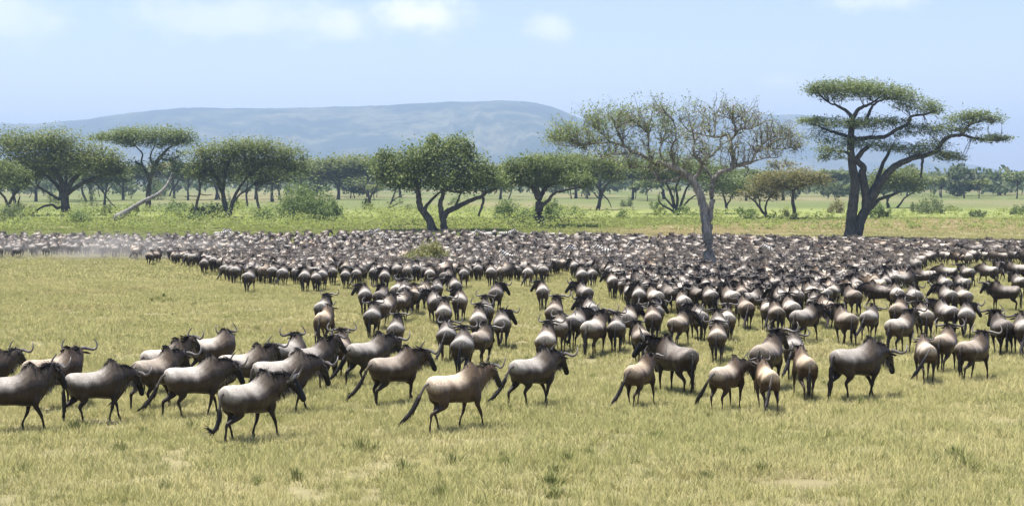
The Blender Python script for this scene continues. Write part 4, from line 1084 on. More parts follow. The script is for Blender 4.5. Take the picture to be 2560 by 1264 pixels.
shrub(400, 500, 60, 44, 'shrub around the foot of the tall umbrella acacia', M_BUSH, 1000, 78)
shrub(440, 540, 70, 36, 'leafy low shrub beside the slanting log', M_BUSH, 1100, 79)
shrub(200, 556, 90, 34, 'weedy shrub before the wide low acacia', M_BUSH, 1200, 80)
shrub(520, 542, 80, 36, 'weedy shrub between the slender acacia and the fanning stems', M_BUSH, 1200, 81)
shrub(660, 550, 70, 30, 'low weedy shrub near the bent-foot acacia', M_BUSH, 900, 82)

rs = np.random.default_rng(404)
for k in range(34):
    px = rs.uniform(-20, 1480) if k < 24 else rs.uniform(1480, 2580); py = rs.uniform(512, 552)
    where = 'before the wide low acacia' if px < 330 else 'among the spreading acacias' if px < 720 else 'near the large dense shrub' if px < 940 else 'near the broad leafy tree' if px < 1240 else 'near the rounded leafy tree' if px < 1480 else 'behind the grey half-bare tree' if px < 1900 else 'around the dark-trunked acacia'
    shrub(px, py, rs.uniform(30, 90), rs.uniform(16, 36) * (1.4 if px < 700 else 1), 'low weedy shrub in the green strip ' + where, [M_BUSH, M_WEED, M_ACACIA2][k % 3], 650, 700 + k, 'low shrubs ' + where, stems=False)

# --- trees far out on the plain
rs = np.random.default_rng(77)
def far_tree(px, py, w, h, seed, leaf, flat=True):
    b = on_ground(px, py); s = scale_at(b.y); r = np.random.default_rng(seed)
    root = empty('plain_tree', b)
    where = 'beyond the wide low acacia' if px < 330 else 'beyond the spreading many-stemmed acacia' if px < 720 else 'beyond the large dense shrub' if px < 940 else 'beyond the broad leafy tree' if px < 1240 else 'beyond the rounded leafy tree' if px < 1480 else 'beyond the left limbs of the grey tree' if px < 1720 else 'beyond the trunk of the grey tree' if px < 1880 else 'beyond the yellowish-brown acacia' if px < 2060 else 'beyond the tall dark-trunked acacia' if px < 2300 else 'past the hanging branch stub'
    far_ = 'distant' if py < 478 else 'small'
    tag(root, '%s hazy %s tree on the plain %s' % (far_, 'flat-topped' if flat else 'rounded', where), 'tree', 'far trees ' + where)
    W, H = w / 2 / s, h / s
    g = Geo(); n = int(260 + 60 * W)
    u = r.normal(size=(n, 3)); u /= np.linalg.norm(u, axis=1, keepdims=True); u *= r.uniform(.2, 1, (n, 1)) ** .4
    th = .2 if flat else .42
    P = u * np.array([W, W, H * th]) * (1 + .25 * np.sin(5 * u[:, :1] + seed)) + np.array([0, 0, H * (1 - th)])
    V, Q, C = leaf_cards(P, max(.35, W * .13), r, .6 if flat else 0, .3 + .5 * (u[:, 2] * .5 + .5)); g.add(V, Q, None, C)
    link('crown', g.mesh('crown', False), leaf, root)
    g = Geo(); rr = max(.14, H * .022)
    tx = r.normal(0, .12) * W
    g.tube(curve([[0, 0, -.2], [tx, 0, H * .3], [tx * 1.5, 0, H * .62]], 3), np.linspace(rr * 1.3, rr * .7, 7), 6)
    for k in range(5):
        e = np.array([r.uniform(-.7, .7) * W, r.uniform(-.6, .6) * W, H * (1 - th) + r.uniform(-.05, .1) * H])
        g.tube(bez(np.array([tx * 1.2, 0, H * r.uniform(.3, .5)]), e * np.array([.5, .5, .8]), e, 5), np.linspace(rr * .6, rr * .25, 5), 4)
    link('trunk', g.mesh('trunk'), M_BARK_MID, root)
k = 0
for (x0, x1, y0, y1, cnt) in [(1480, 2000, 484, 506, 16), (2000, 2560, 474, 500, 26), (380, 1060, 482, 500, 16), (1180, 1480, 484, 500, 8), (-60, 330, 484, 500, 8), (2260, 2600, 466, 476, 26), (1500, 2260, 466, 476, 22), (300, 1500, 466, 475, 18)]:
    for q in range(cnt):
        px, py = rs.uniform(x0, x1), rs.uniform(y0, y1)
        s = scale_at(on_ground(px, py).y); hm = rs.uniform(5, 10) * (1.5 if rs.uniform() < .15 else 1)
        far_tree(px, py, hm * s * rs.uniform(.7, 1.3), hm * s, 300 + k, [M_FAR, M_ACACIA, M_ACACIA2][k % 3], k % 3 != 0); k += 1

# --- woodland beyond, one hazy mass
def woodland():
    g = Geo(); r = np.random.default_rng(12); tg = Geo()
    C0 = []
    for k in range(2700):
        Y = r.uniform(620, 3400) if k % 2 else r.uniform(620, 1500); X = r.uniform(-.52, .52) * Y
        pxx = X / Y * F_PX + W_PX / 2
        if Y < 1700 and not (pxx > 1900 or r.uniform() < .3): continue
        C0.append((X, Y, r.uniform(6, 15), r.uniform(4, 10)))
    for k3, (X, Y, H, W) in enumerate(C0):
        n = 70 if Y < 1500 else 36; u = r.normal(size=(n, 3)); u /= np.linalg.norm(u, axis=1, keepdims=True); u *= r.uniform(.3, 1, (n, 1)) ** .5
        b = np.array([X, Y, gz(X, Y)])
        P = b + u * np.array([W, W, H * .36]) * (1 + .3 * np.sin(u[:, :1] * 6 + Y)) + np.array([0, 0, H * .5])
        V, Q, C = leaf_cards(P, W * (.17 if Y < 1500 else .28), r, .2, .25 + .5 * (u[:, 2] * .5 + .5)); g.add(V, Q, None, C)
    o = link('woodland', g.mesh('woodland', False), M_FAR); tag(o, 'hazy far woodland along the foot of the hills', 'woodland', None, 'stuff')
woodland()

# --- undergrowth of weeds and seedlings below the trees
def undergrowth():
    g = Geo(); r = np.random.default_rng(15)
    for k in range(2300):
        Y = 232 + 95 * r.uniform() ** 1.3; X = r.uniform(-.45, .45) * Y
        pxx = X / Y * F_PX + W_PX / 2
        if pxx > 1500 and Y > 285 and r.uniform() < .6: continue
        b = np.array([X, Y, gz(X, Y)]); h = r.uniform(.3, 1.0) ** 1.3 * (2.1 if pxx < 1500 else 1.1); w = h * r.uniform(.7, 1.5)
        n = int(18 + 22 * h)
        P = b + r.normal(0, 1, (n, 3)) * np.array([w * .45, w * .45, 0]) + np.array([0, 0, 1]) * r.uniform(0, 1, (n, 1)) ** .8 * h
        V, Q, C = leaf_cards(P, .14, r, .1, r.uniform(.15, .85)); g.add(V, Q, None, C)
    tag(link('undergrowth', g.mesh('undergrowth', False), M_WEED), 'low leafy weeds carpeting the ground below the trees', 'undergrowth', None, 'stuff')
undergrowth()
# ------------------------------------------------------------------ grass
m_grass, t, o = new_mat('grass_blade')
sp = t.nodes.new('ShaderNodeSeparateColor'); t.links.new(attr(t, 'coat'), sp.inputs[0])
c = mixc(t, sp.outputs[0], mixc(t, 1.0, turf(t), (0.80, 0.92, 0.70), 'MULTIPLY'), mixc(t, 1.0, turf(t), (1.35, 1.28, 1.2), 'MULTIPLY'))
c = mixc(t, sp.outputs[1], c, (0.52, 0.47, 0.27))          # dry seed heads
c = mixc(t, sp.outputs[2], c, (0.135, 0.175, 0.055))         # green weeds
d = t.nodes.new('ShaderNodeBsdfDiffuse'); t.links.new(c, d.inputs[0])
gn = t.nodes.new('ShaderNodeNewGeometry')                   # fine turf scatters light like a soft mat: lean the shading normal upwards
va = t.nodes.new('ShaderNodeVectorMath'); va.operation = 'MULTIPLY_ADD'; t.links.new(gn.outputs['Normal'], va.inputs[0]); va.inputs[1].default_value = (.45, .45, .45); va.inputs[2].default_value = (0, 0, 1)
vn = t.nodes.new('ShaderNodeVectorMath'); vn.operation = 'NORMALIZE'; t.links.new(va.outputs[0], vn.inputs[0]); t.links.new(vn.outputs[0], d.inputs['Normal'])
tr = t.nodes.new('ShaderNodeBsdfTranslucent'); t.links.new(mixc(t, 1.0, c, (1.0, 1.05, .75), 'MULTIPLY'), tr.inputs[0])
mx = t.nodes.new('ShaderNodeMixShader'); mx.inputs[0].default_value = .30
t.links.new(d.outputs[0], mx.inputs[1]); t.links.new(tr.outputs[0], mx.inputs[2]); t.links.new(mx.outputs[0], o.inputs['Surface'])

def grass_patch(size, n, h, w, seed, weed=0.0):
    r = np.random.default_rng(seed)
    k = max(6, int(n / 28))
    tc = r.uniform(-size / 2, size / 2, (k, 2)); which = r.integers(0, k, n)
    loose = r.uniform(0, 1, n) < .35
    xy = np.where(loose[:, None], r.uniform(-size / 2, size / 2, (n, 2)), tc[which] + r.normal(0, .045, (n, 2)))
    root = np.concatenate([xy, np.full((n, 1), -.03)], 1)
    H = h * r.uniform(.45, 1.15, n) * np.where(loose, .8, r.uniform(.6, 1.25, k)[which])
    a = r.uniform(0, 6.283, n); side = np.stack([np.cos(a), np.sin(a), 0 * a], 1)
    lean = np.concatenate([(xy - tc[which]) * 3.0 * (~loose)[:, None] + r.normal(0, .28, (n, 2)), np.ones((n, 1))], 1)
    lean /= np.linalg.norm(lean, axis=1, keepdims=True)
    drop = np.concatenate([lean[:, :2] * .5, np.full((n, 1), -.12)], 1)
    mid = root + lean * (H * .55)[:, None]; tip = root + (lean + drop * .6) * H[:, None]
    ww = (w * r.uniform(.7, 1.3, n))[:, None]
    V = np.stack([root - side * ww, root + side * ww, mid + side * ww * .75, mid - side * ww * .75, tip], 1).reshape(-1, 3)
    i = np.arange(n)[:, None] * 5
    c0 = np.clip(r.uniform(0, 1, n) * .7 + r.uniform(0, .4, k)[which], 0, 1); seedh = (r.uniform(0, 1, n) < .16) * r.uniform(.3, .9, n); wd = (r.uniform(0, 1, k) < weed)[which] * .85
    C = np.stack([np.repeat(c0, 5), np.zeros(n * 5), np.repeat(wd, 5)], 1)
    C.reshape(n, 5, 3)[:, 2:, 1] = seedh[:, None]
    me = mesh_np('grass_patch', V, [i + np.array([[0, 1, 2, 3]]), i + np.array([[3, 2, 4]])], False, C)
    me.materials.append(m_grass)
    return me

def scatter(name, patches, pts, rot, scl, idx, label):
    """one 'stuff' object: geometry-node instances of grass patches on a cloud of points"""
    lib = bpy.data.collections.new(name + '_patches')
    for i, me in enumerate(patches):
        ob = bpy.data.objects.new('%s_patch_%02d' % (name, i), me); lib.objects.link(ob)
    me = bpy.data.meshes.new(name); me.vertices.add(len(pts)); me.vertices.foreach_set('co', np.asarray(pts, np.float32).ravel())
    for nm, ty, arr in (('rot', 'FLOAT', rot), ('scl', 'FLOAT', scl), ('idx', 'INT', idx)):
        a = me.attributes.new(nm, ty, 'POINT'); a.data.foreach_set('value', np.asarray(arr, np.int32 if ty == 'INT' else np.float32))
    ob = link(name, me); me.materials.append(m_grass)
    ng = bpy.data.node_groups.new(name + '_nodes', 'GeometryNodeTree')
    ng.interface.new_socket('Geometry', in_out='INPUT', socket_type='NodeSocketGeometry')
    ng.interface.new_socket('Geometry', in_out='OUTPUT', socket_type='NodeSocketGeometry')
    N = ng.nodes; gi, go = N.new('NodeGroupInput'), N.new('NodeGroupOutput')
    iop = N.new('GeometryNodeInstanceOnPoints'); ci = N.new('GeometryNodeCollectionInfo')
    ci.inputs['Collection'].default_value = lib; ci.inputs['Separate Children'].default_value = True; ci.inputs['Reset Children'].default_value = True
    def at_(nm, ty):
        n = N.new('GeometryNodeInputNamedAttribute'); n.data_type = ty; n.inputs[0].default_value = nm
        return n.outputs[0]
    cb = N.new('ShaderNodeCombineXYZ'); ng.links.new(at_('rot', 'FLOAT'), cb.inputs[2])
    ng.links.new(gi.outputs[0], iop.inputs['Points']); ng.links.new(ci.outputs[0], iop.inputs['Instance'])
    iop.inputs['Pick Instance'].default_value = True
    ng.links.new(at_('idx', 'INT'), iop.inputs['Instance Index'])
    ng.links.new(cb.outputs[0], iop.inputs['Rotation']); ng.links.new(at_('scl', 'FLOAT'), iop.inputs['Scale'])
    ng.links.new(iop.outputs[0], go.inputs[0])
    md = ob.modifiers.new('scatter', 'NODES'); md.node_group = ng
    tag(ob, label, 'grass', None, 'stuff')
    return ob

def field(y0, y1, step, margin, seed, half=.45):
    r = np.random.default_rng(seed); pts = []
    y = y0
    while y < y1:
        X = half * y + margin
        x = np.arange(-X, X, step)
        xx = x + r.uniform(-.35, .35, len(x)) * step; yy = y + r.uniform(-.35, .35, len(x)) * step
        pts.append(np.stack([xx, yy, ground_z(xx, yy)], 1)); y += step
    return np.vstack(pts)
def lay(name, y0, y1, step, margin, n, h, w, seed, label, kinds=8, weed=.02):
    P = field(y0, y1, step, margin, seed); r = np.random.default_rng(seed + 1)
    pat = [grass_patch(step * 1.25, n, h, w, seed * 10 + i, weed) for i in range(kinds)]
    return scatter(name, pat, P, r.uniform(0, 6.283, len(P)), r.uniform(.82, 1.2, len(P)), r.integers(0, kinds, len(P)), label)
lay('near_grass', 17, 48, 1.3, 5, 2300, .25, .0036, 3, 'dense short yellow-green grass in the open foreground')
lay('middle_grass', 48, 105, 1.9, 6, 2000, .27, .0062, 4, 'short yellow-green grass between the walking animals')
lay('far_grass', 105, 268, 3.2, 8, 1500, .30, .014, 5, 'short grass around and beyond the packed herd', 6, .02)

# taller weedy tufts scattered over the turf
r = np.random.default_rng(91)
def weed_tuft(seed):
    q = np.random.default_rng(seed); n = 130
    a = q.uniform(0, 6.283, n); rad = np.abs(q.normal(0, .13, n)); base = np.stack([np.cos(a) * rad, np.sin(a) * rad, -.02 + 0 * a], 1)
    d = np.stack([np.cos(a) * rad * 2.2, np.sin(a) * rad * 2.2, np.ones(n)], 1) + q.normal(0, .2, (n, 3)); d /= np.linalg.norm(d, axis=1, keepdims=True)
    g = Geo(); hair_blades(g, base, d, q.uniform(.18, .48, n), q.uniform(.006, .014, n), np.stack([q.uniform(0, .6, n), (q.uniform(0, 1, n) < .1) * .6, q.uniform(.35, 1, n)], 1), seed)
    me = g.mesh('weed_tuft', False); me.materials.append(m_grass); return me
spots = [(1255, 1150), (1268, 1165), (1378, 1215), (1100, 1246), (2390, 1150), (2410, 1165), (1470, 1140), (740, 1200), (300, 1130), (190, 1080), (215, 1075), (1560, 1040), (1775, 1048), (1765, 1200), (1900, 1180), (2150, 1010), (2440, 1180), (900, 1130), (640, 1210), (60, 1180), (2250, 1110), (1460, 885), (1440, 880), (380, 755), (395, 750), (410, 757), (425, 752), (370, 748), (390, 745), (410, 744), (432, 760), (1010, 1180), (1190, 1060), (480, 1075), (1640, 1100)]
P = [on_ground(*s_) for s_ in spots]
for k in range(130):
    y = 20 + 110 * r.uniform() ** 1.1; x = r.uniform(-.38, .38) * y
    P.append(Vector((x, y, gz(x, y))))
P = np.array(P)
scatter('weed_tufts', [weed_tuft(500 + i) for i in range(6)], P, r.uniform(0, 6.28, len(P)), np.concatenate([r.uniform(.55, .95, len(spots)), r.uniform(.35, .75, len(P) - len(spots))]), r.integers(0, 6, len(P)), 'darker green weedy tufts scattered through the grass')
# ------------------------------------------------------------------ zebra
def zebra_parts(turn, seed):
    g = Geo()
    tor = [(-.78, 1.05, .05, .06, 0), (-.74, 1.0, .16, .18, .1), (-.62, .96, .25, .27, .1), (-.40, .94, .27, .29, .15), (-.1, .90, .28, .31, .15), (.2, .91, .27, .31, .2), (.42, .95, .24, .31, .3), (.58, .98, .18, .26, .3), (.68, 1.0, .10, .16, .2)]
    g.loft([((x, 0, z), (0, w, 0), (0, 0, h), k) for (x, z, w, h, k) in tor], 20)
    a = R(turn); poll = np.array([.50 + .55 * math.cos(a), .55 * math.sin(a), 1.48])
    line = bez(np.array([.45, 0, 1.05]), np.array([.72, 0, 1.18]), poll, 6); T = np.gradient(line, axis=0); T /= np.linalg.norm(T, axis=1, keepdims=True)
    top = []
    secs = []
    for p, tt, w, hh in zip(line, T, np.linspace(.15, .075, 6), np.linspace(.27, .115, 6)):
        sd = np.cross([0, 0, 1.0], tt); sd /= np.linalg.norm(sd); u = np.cross(tt, sd); secs.append((p, sd * w, u * hh, .4)); top.append(p + u * hh * .95)
    g.loft(secs, 14)
    h = np.array([math.cos(a) * .72, math.sin(a) * .72, -.69]); right = np.array([-math.sin(a), math.cos(a), 0]); up = np.cross(h, right)
    g.loft([(poll + h * t_ + up * o_, right * w, up * hh, 0) for t_, w, hh, o_ in [(-.08, .05, .06, 0), (0, .085, .11, 0), (.1, .085, .11, 0), (.25, .065, .085, 0), (.38, .055, .065, 0), (.45, .05, .05, 0), (.48, .02, .02, 0)]], 12)
    for kind, sd, fx in (('h', 1, -.15), ('h', -1, .12), ('f', 1, .12), ('f', -1, -.1)):
        P = leg_points(kind, sd, fx, 0); P[:, 0] += -.05 if kind == 'h' else .04; C = curve(P, 3); g.tube(C[:, :3], C[:, 3], 9)
    def colfun(co, c):
        x, y, z = co[:, 0], co[:, 1], co[:, 2]
        body = np.sin((x * 1.0 - np.clip(-x - .15, 0, 1) * np.clip(z - .5, 0, 1) * 1.6) * 27 + .8 * np.sin(z * 5))
        neck = np.sin((x * .75 + z * .7) * 34); leg = np.sin(z * 60)
        s = np.where(z < .58, leg, np.where((x > .52) & (z > 1.0), neck, body))
        f = np.clip((s + .18) * 3.5 * .5 + .5, 0, 1)[:, None]
        f = np.where(((z - 1.0) + (x - .6) * .3 < -.15)[:, None] & (z > .5)[:, None] & (z < .66)[:, None], np.maximum(f, .6), f)
        return np.array((.022, .020, .019)) * (1 - f) + np.array((.74, .70, .62)) * f
    out = {'body': remesh(g, .0185, 3, colfun)}
    rs = np.random.default_rng(seed); gm = Geo(); D = curve(top[1:] + [poll + up * .10 + h * .05], 8); n = 150
    i0 = rs.integers(0, len(D) - 1, n); t_ = rs.uniform(0, 1, (n, 1)); root = D[i0] * (1 - t_) + D[i0 + 1] * t_
    hair_blades(gm, root, np.stack([rs.normal(-.3, .1, n), rs.normal(0, .1, n), np.full(n, .9)], 1), .10, .014, np.where((np.sin((root[:, :1] * .75 + root[:, 2:] * .7) * 62) > 0), .5, .02) * np.ones((n, 3)), seed)
    out['mane'] = gm.mesh('mane', False)
    gt = Geo(); C = curve([[-.74, 0, 1.1], [-.82, 0, 1.02], [-.85, .01, .8], [-.84, .02, .55], [-.83, .02, .38]], 5)
    gt.tube(C, np.interp(np.linspace(0, 1, len(C)), [0, .5, .8, 1], [.03, .022, .04, .005]), 7, np.where((np.linspace(0, 1, len(C)) < .5)[:, None], .42, .02) * np.ones((len(C), 3)))
    out['tail'] = gt.mesh('tail')
    for i, sd in enumerate((1, -1)):
        ge = Geo(); e0 = poll + right * sd * .06 + up * .08; ed = up * .75 + right * sd * .35 - h * .25 + np.array([0, 0, .4]); ed /= np.linalg.norm(ed)
        ew = np.cross(ed, right); ge.loft([(e0, right * .02, ew * .015, 0), (e0 + ed * .07, right * .04, ew * .02, 0), (e0 + ed * .17, right * .006, ew * .005, 0)], 8, (.45, .42, .38)); out['ear%d' % i] = ge.mesh('ear')
    return out
ZEB = [zebra_parts(15, 1), zebra_parts(-25, 2)]
for z in ZEB:
    for k, me in z.items(): me.materials.clear(); me.materials.append(M_COAT if k == 'body' else M_HAIR)

# ------------------------------------------------------------------ the herd
TINT = {'grey': (1, 1, 1), 'brown': (.90, .83, .75), 'red': (1.02, .91, .80), 'dark': (.60, .57, .55), 'pale': (1.30, 1.27, 1.22), 'tan': (1.10, 1.03, .92), 'slate': (.92, .91, .91)}
WORD = {'grey': 'grey', 'brown': 'brownish', 'red': 'reddish-shouldered', 'dark': 'very dark', 'pale': 'pale sunlit-rumped', 'tan': 'tan', 'slate': 'slate-grey'}
# x, y of the feet in the photo, heading (0 = right, 90 = away), pose, size, tint, label
HERO = [
 (34, 1082, 28, 'walk_b', 1.04, 'slate', 'big slate-grey wildebeest cut by the frame edge, its head over a neighbour'),
 (242, 1058, 38, 'low', 1.0, 'grey', 'wildebeest with lowered head standing just behind the one with curled tail'),
 (134, 1024, 42, 'left', 1.06, 'red', 'reddish-shouldered wildebeest turning its horned head back over the line'),
 (-42, 1012, 5, 'left', 1.0, 'grey', 'wildebeest whose head alone peeps in behind the big slate-grey one'),
 (392, 1022, 62, 'walk_a', 1.05, 'brown', 'dark-haunched wildebeest striding off with its tail thrown out'),
 (414, 985, 52, 'up', 1.02, 'pale', 'pale wildebeest partly hidden behind the dark-haunched strider'),
 (532, 948, 35, 'back', 1.0, 'pale', 'wildebeest looking back over its shoulder behind the front rank'),
 (488, 1046, 34, 'walk_a', 1.03, 'grey', 'wildebeest walking side-on with a long tail trailing low behind'),
 (612, 1000, 34, 'walk_b', 1.0, 'pale', 'pale-backed wildebeest sandwiched between two side-on walkers'),
 (708, 1032, 30, 'low', 1.06, 'grey', 'heavy side-on wildebeest with a pale beard hanging under its neck'),
 (626, 1102, 50, 'right', 1.02, 'grey', 'foremost stocky wildebeest with a curled tail and one upturned horn'),
 (728, 962, 70, 'left', 1.0, 'grey', 'wildebeest with hooked horns crowding behind the heavy bearded one'),
 (780, 978, 50, 'up', 1.0, 'slate', 'high-humped wildebeest in the tangle of horns behind the bearded one'),
 (851, 948, 88, 'walk_b', 1.0, 'red', 'reddish wildebeest showing its rump between the tangle of horns and a slanting walker'),
 (924, 965, 48, 'walk_a', 1.04, 'grey', 'humped wildebeest walking at a slant behind the leg-lifting one'),
 (987, 1012, 42, 'walk_c', 1.02, 'brown', 'lone brown wildebeest lifting a foreleg as it walks side-on'),
 (1140, 1078, 38, 'young_a', 1.04, 'pale', 'cream-coloured slender wildebeest walking alone at the very front'),
 (1334, 1018, 45, 'walk_a', 1.03, 'grey', 'lone grey wildebeest with black face striding across open grass'),
 (1600, 1020, 62, 'young_a', .95, 'brown', 'brown yearling with drooping head in front of the dark bull'),
 (1688, 986, 118, 'left', 1.12, 'dark', 'massive dark bull with a pale tail turning its head aside'),
 (1602, 908, 95, 'walk_b', .95, 'brown', 'brown wildebeest squeezed just behind the massive dark bull'),
 (1793, 908, 80, 'walk_b', .95, 'tan', 'tan-backed wildebeest with a round rump amid trampled grass'),
 (1826, 1028, 52, 'young_b', .95, 'grey', 'greyish yearling standing beside a rear-facing yearling'),
 (1908, 1030, 92, 'young_a', .92, 'tan', 'tan yearling with short upright horns walking straight away'),
 (1918, 976, 62, 'up', 1.12, 'brown', 'tall high-humped bull with a sunlit rump behind two yearlings'),
 (1984, 948, 78, 'walk_a', 1.0, 'grey', 'wildebeest half hidden beside the tall high-humped bull'),
 (2010, 1000, 90, 'calf', 1.0, 'tan', 'small tan calf seen from behind beside a black tail'),
 (2142, 1000, 28, 'low', 1.14, 'slate', 'long grey bull with black face and mane standing side-on'),
 (2312, 958, 84, 'young_b', .98, 'grey', 'lean yearling with tail swung sideways near the reddish wildebeest'),
 (2362, 932, 60, 'walk_b', 1.0, 'red', 'reddish-shouldered wildebeest beside a lean yearling'),
 (2432, 952, 44, 'walk_b', .98, 'brown', 'small brown wildebeest standing apart with one horn raised'),
 (2506, 888, 86, 'walk_b', 1.06, 'dark', 'dark wildebeest pair-walker with striped haunches by the frame edge'),
 (2554, 892, 80, 'walk_a', 1.06, 'grey', 'wildebeest cut by the frame edge beside the striped haunches'),
 (2250, 884, 46, 'up', 1.04, 'pale', 'pale-rumped wildebeest just behind the long grey bull\'s head'),  # pale coat, the bright rump is sunlight painted into the colour
 (808, 822, 86, 'up', .98, 'grey', 'wildebeest with wide horns directly ahead of the tail-raising calf'),
 (812, 868, 84, 'calf', 1.12, 'tan', 'light tan calf holding its tail up behind a horned adult'),
 (1365, 925, 84, 'up', 1.03, 'pale', 'pale wildebeest with sunlit rump right behind the lone black-faced strider'),
 (1255, 870, 92, 'right', 1.0, 'slate', 'bluish-rumped wildebeest walking alone beside the long column'),
 (1157, 942, 86, 'walk_b', 1.05, 'grey', 'last wildebeest of the narrow column, its pale tail hanging'),
 (1203, 918, 72, 'walk_a', 1.0, 'brown', 'wildebeest pressed against the last one of the narrow column'),
 (1117, 905, 90, 'walk_c', 1.0, 'grey', 'wildebeest on the outer edge of the narrow column with shaggy legs'),
 (1487, 890, 66, 'up', 1.06, 'pale', 'broad wildebeest with shoulder ridge standing over a dark weed clump'),
 (1540, 884, 84, 'walk_b', 1.0, 'grey', 'wildebeest shoulder to shoulder with the broad one over the weed clump'),
 (2012, 856, 48, 'right', 1.06, 'slate', 'slate-grey wildebeest stepping out sideways with a white-tipped horn'),
 (1863, 824, 92, 'walk_a', 1.02, 'red', 'reddish narrow wildebeest walking in a gap of open grass'),
 (2510, 778, 150, 'left', 1.05, 'dark', 'dark stout wildebeest facing the other way on open grass'),
]
MID = [  # x, foot y, heading, pose, tint
 (2112, 866, 90, 'walk_b', 'brown'), (2174, 852, 58, 'walk_a', 'grey'), (2246, 832, 72, 'up', 'red'), (2308, 852, 80, 'walk_b', 'pale'), (2365, 842, 90, 'left', 'grey'), (2413, 846, 70, 'right', 'grey'), (2368, 792, 96, 'left', 'grey'), (2406, 792, 90, 'walk_b', 'pale'),
 (2547, 746, 100, 'walk_b', 'grey'), (2360, 750, 98, 'left', 'grey'), (2405, 748, 95, 'walk_a', 'grey'), (2310, 726, 160, 'up', 'slate'), (2370, 716, 140, 'low', 'grey'), (2413, 718, 100, 'walk_b', 'grey'), (2470, 713, 120, 'low', 'grey'), (2507, 706, 100, 'walk_b', 'grey'), (2540, 710, 150, 'left', 'slate'),
 (2087, 746, 92, 'up', 'grey'), (2140, 753, 90, 'left', 'grey'), (2168, 737, 130, 'walk_a', 'brown'), (2230, 706, 95, 'walk_b', 'grey'), (2115, 710, 92, 'walk_a', 'pale'), (2040, 706, 90, 'walk_b', 'grey'), (2070, 706, 90, 'left', 'grey'), (2245, 784, 90, 'walk_a', 'pale'), (2281, 788, 84, 'right', 'grey'), (2200, 778, 150, 'low', 'dark'),
 (2130, 792, 88, 'walk_b', 'brown'), (1983, 760, 90, 'walk_b', 'pale'), (1952, 793, 90, 'left', 'grey'), (1920, 828, 90, 'walk_a', 'pale'), (1940, 838, 90, 'walk_b', 'brown'), (1976, 828, 94, 'up', 'pale'), (2036, 812, 80, 'walk_b', 'grey'), (2064, 824, 92, 'walk_a', 'red'),
 (1357, 776, 92, 'left', 'pale'), (1460, 780, 96, 'left', 'grey'), (1240, 784, 84, 'right', 'dark'), (1214, 832, 90, 'up', 'grey'), (1150, 806, 90, 'left', 'pale'), (1110, 842, 92, 'up', 'pale'), (1196, 862, 88, 'up', 'pale'), (1088, 812, 100, 'left', 'slate'), (1092, 767, 92, 'walk_b', 'grey'), (1138, 760, 94, 'left', 'grey'),
 (1036, 787, 88, 'walk_b', 'red'), (1060, 776, 80, 'walk_a', 'tan'), (995, 772, 90, 'up', 'pale'), (1013, 780, 90, 'walk_b', 'grey'), (913, 788, 94, 'left', 'grey'), (964, 822, 70, 'walk_b', 'pale'), (1000, 806, 74, 'walk_a', 'pale'), (932, 848, 90, 'walk_b', 'grey'), (990, 884, 78, 'up', 'slate'), (955, 792, 80, 'left', 'dark'),
 (864, 724, 92, 'walk_b', 'grey'), (892, 720, 90, 'walk_a', 'grey'), (936, 717, 94, 'walk_b', 'grey'), (962, 730, 92, 'left', 'slate'), (1040, 707, 90, 'up', 'grey'), (1075, 724, 90, 'walk_b', 'pale'), (1118, 730, 80, 'left', 'dark'), (1160, 722, 90, 'walk_a', 'grey'), (1195, 707, 92, 'up', 'grey'), (1228, 720, 90, 'walk_b', 'pale'), (1250, 714, 90, 'calf', 'grey'),
 (1293, 707, 94, 'left', 'grey'), (1320, 720, 88, 'walk_a', 'pale'), (1360, 710, 90, 'walk_b', 'grey'), (1436, 700, 90, 'left', 'grey'), (1455, 731, 90, 'walk_b', 'grey'), (1480, 720, 88, 'walk_a', 'grey'), (1532, 748, 92, 'left', 'pale'), (1560, 755, 90, 'up', 'slate'), (1577, 778, 90, 'walk_b', 'pale'), (1525, 712, 90, 'up', 'grey'), (1600, 790, 88, 'left', 'grey'),
 (1622, 756, 90, 'walk_a', 'pale'), (1634, 794, 92, 'up', 'pale'), (1638, 838, 88, 'right', 'slate'), (1674, 784, 100, 'right', 'dark'), (1708, 808, 88, 'up', 'pale'), (1775, 790, 92, 'walk_b', 'grey'), (1817, 786, 84, 'left', 'pale'), (1780, 754, 90, 'walk_b', 'brown'), (1740, 748, 90, 'calf', 'tan'), (1896, 774, 90, 'up', 'grey'), (1818, 854, 86, 'up', 'pale'),
 (1746, 854, 90, 'left', 'grey'), (1698, 868, 72, 'right', 'tan'), (1632, 858, 90, 'walk_b', 'brown'), (1796, 880, 88, 'walk_b', 'grey'), (1570, 858, 80, 'right', 'pale'), (1476, 834, 92, 'left', 'grey'), (1386, 842, 88, 'up', 'brown'), (1402, 882, 90, 'walk_a', 'pale'), (1436, 872, 80, 'right', 'grey'),
 (376, 664, 92, 'walk_b', 'brown'), (392, 661, 88, 'walk_a', 'red'), (623, 732, 90, 'walk_b', 'grey'), (563, 704, 92, 'walk_a', 'grey'), (590, 712, 88, 'walk_b', 'grey'), (578, 708, 90, 'walk_b', 'slate'), (683, 715, 90, 'walk_b', 'grey'), (708, 718, 92, 'walk_a', 'grey'), (655, 700, 88, 'walk_b', 'pale'), (765, 732, 94, 'left', 'grey'), (788, 732, 90, 'walk_b', 'grey'), (806, 728, 86, 'walk_a', 'grey'), (832, 716, 90, 'walk_b', 'grey'), (511, 688, 95, 'left', 'slate'), (535, 684, 90, 'walk_b', 'grey'), (470, 668, 90, 'walk_a', 'grey'),
]
LOOK = {'left': 'head turned aside', 'right': 'tail curled', 'low': 'head lowered', 'graze': 'muzzle down', 'up': 'horns high', 'walk_a': 'tail trailing', 'walk_b': 'striding', 'walk_c': 'foreleg lifted', 'young_a': 'young', 'young_b': 'young', 'calf': 'small', 'back': 'looking back'}
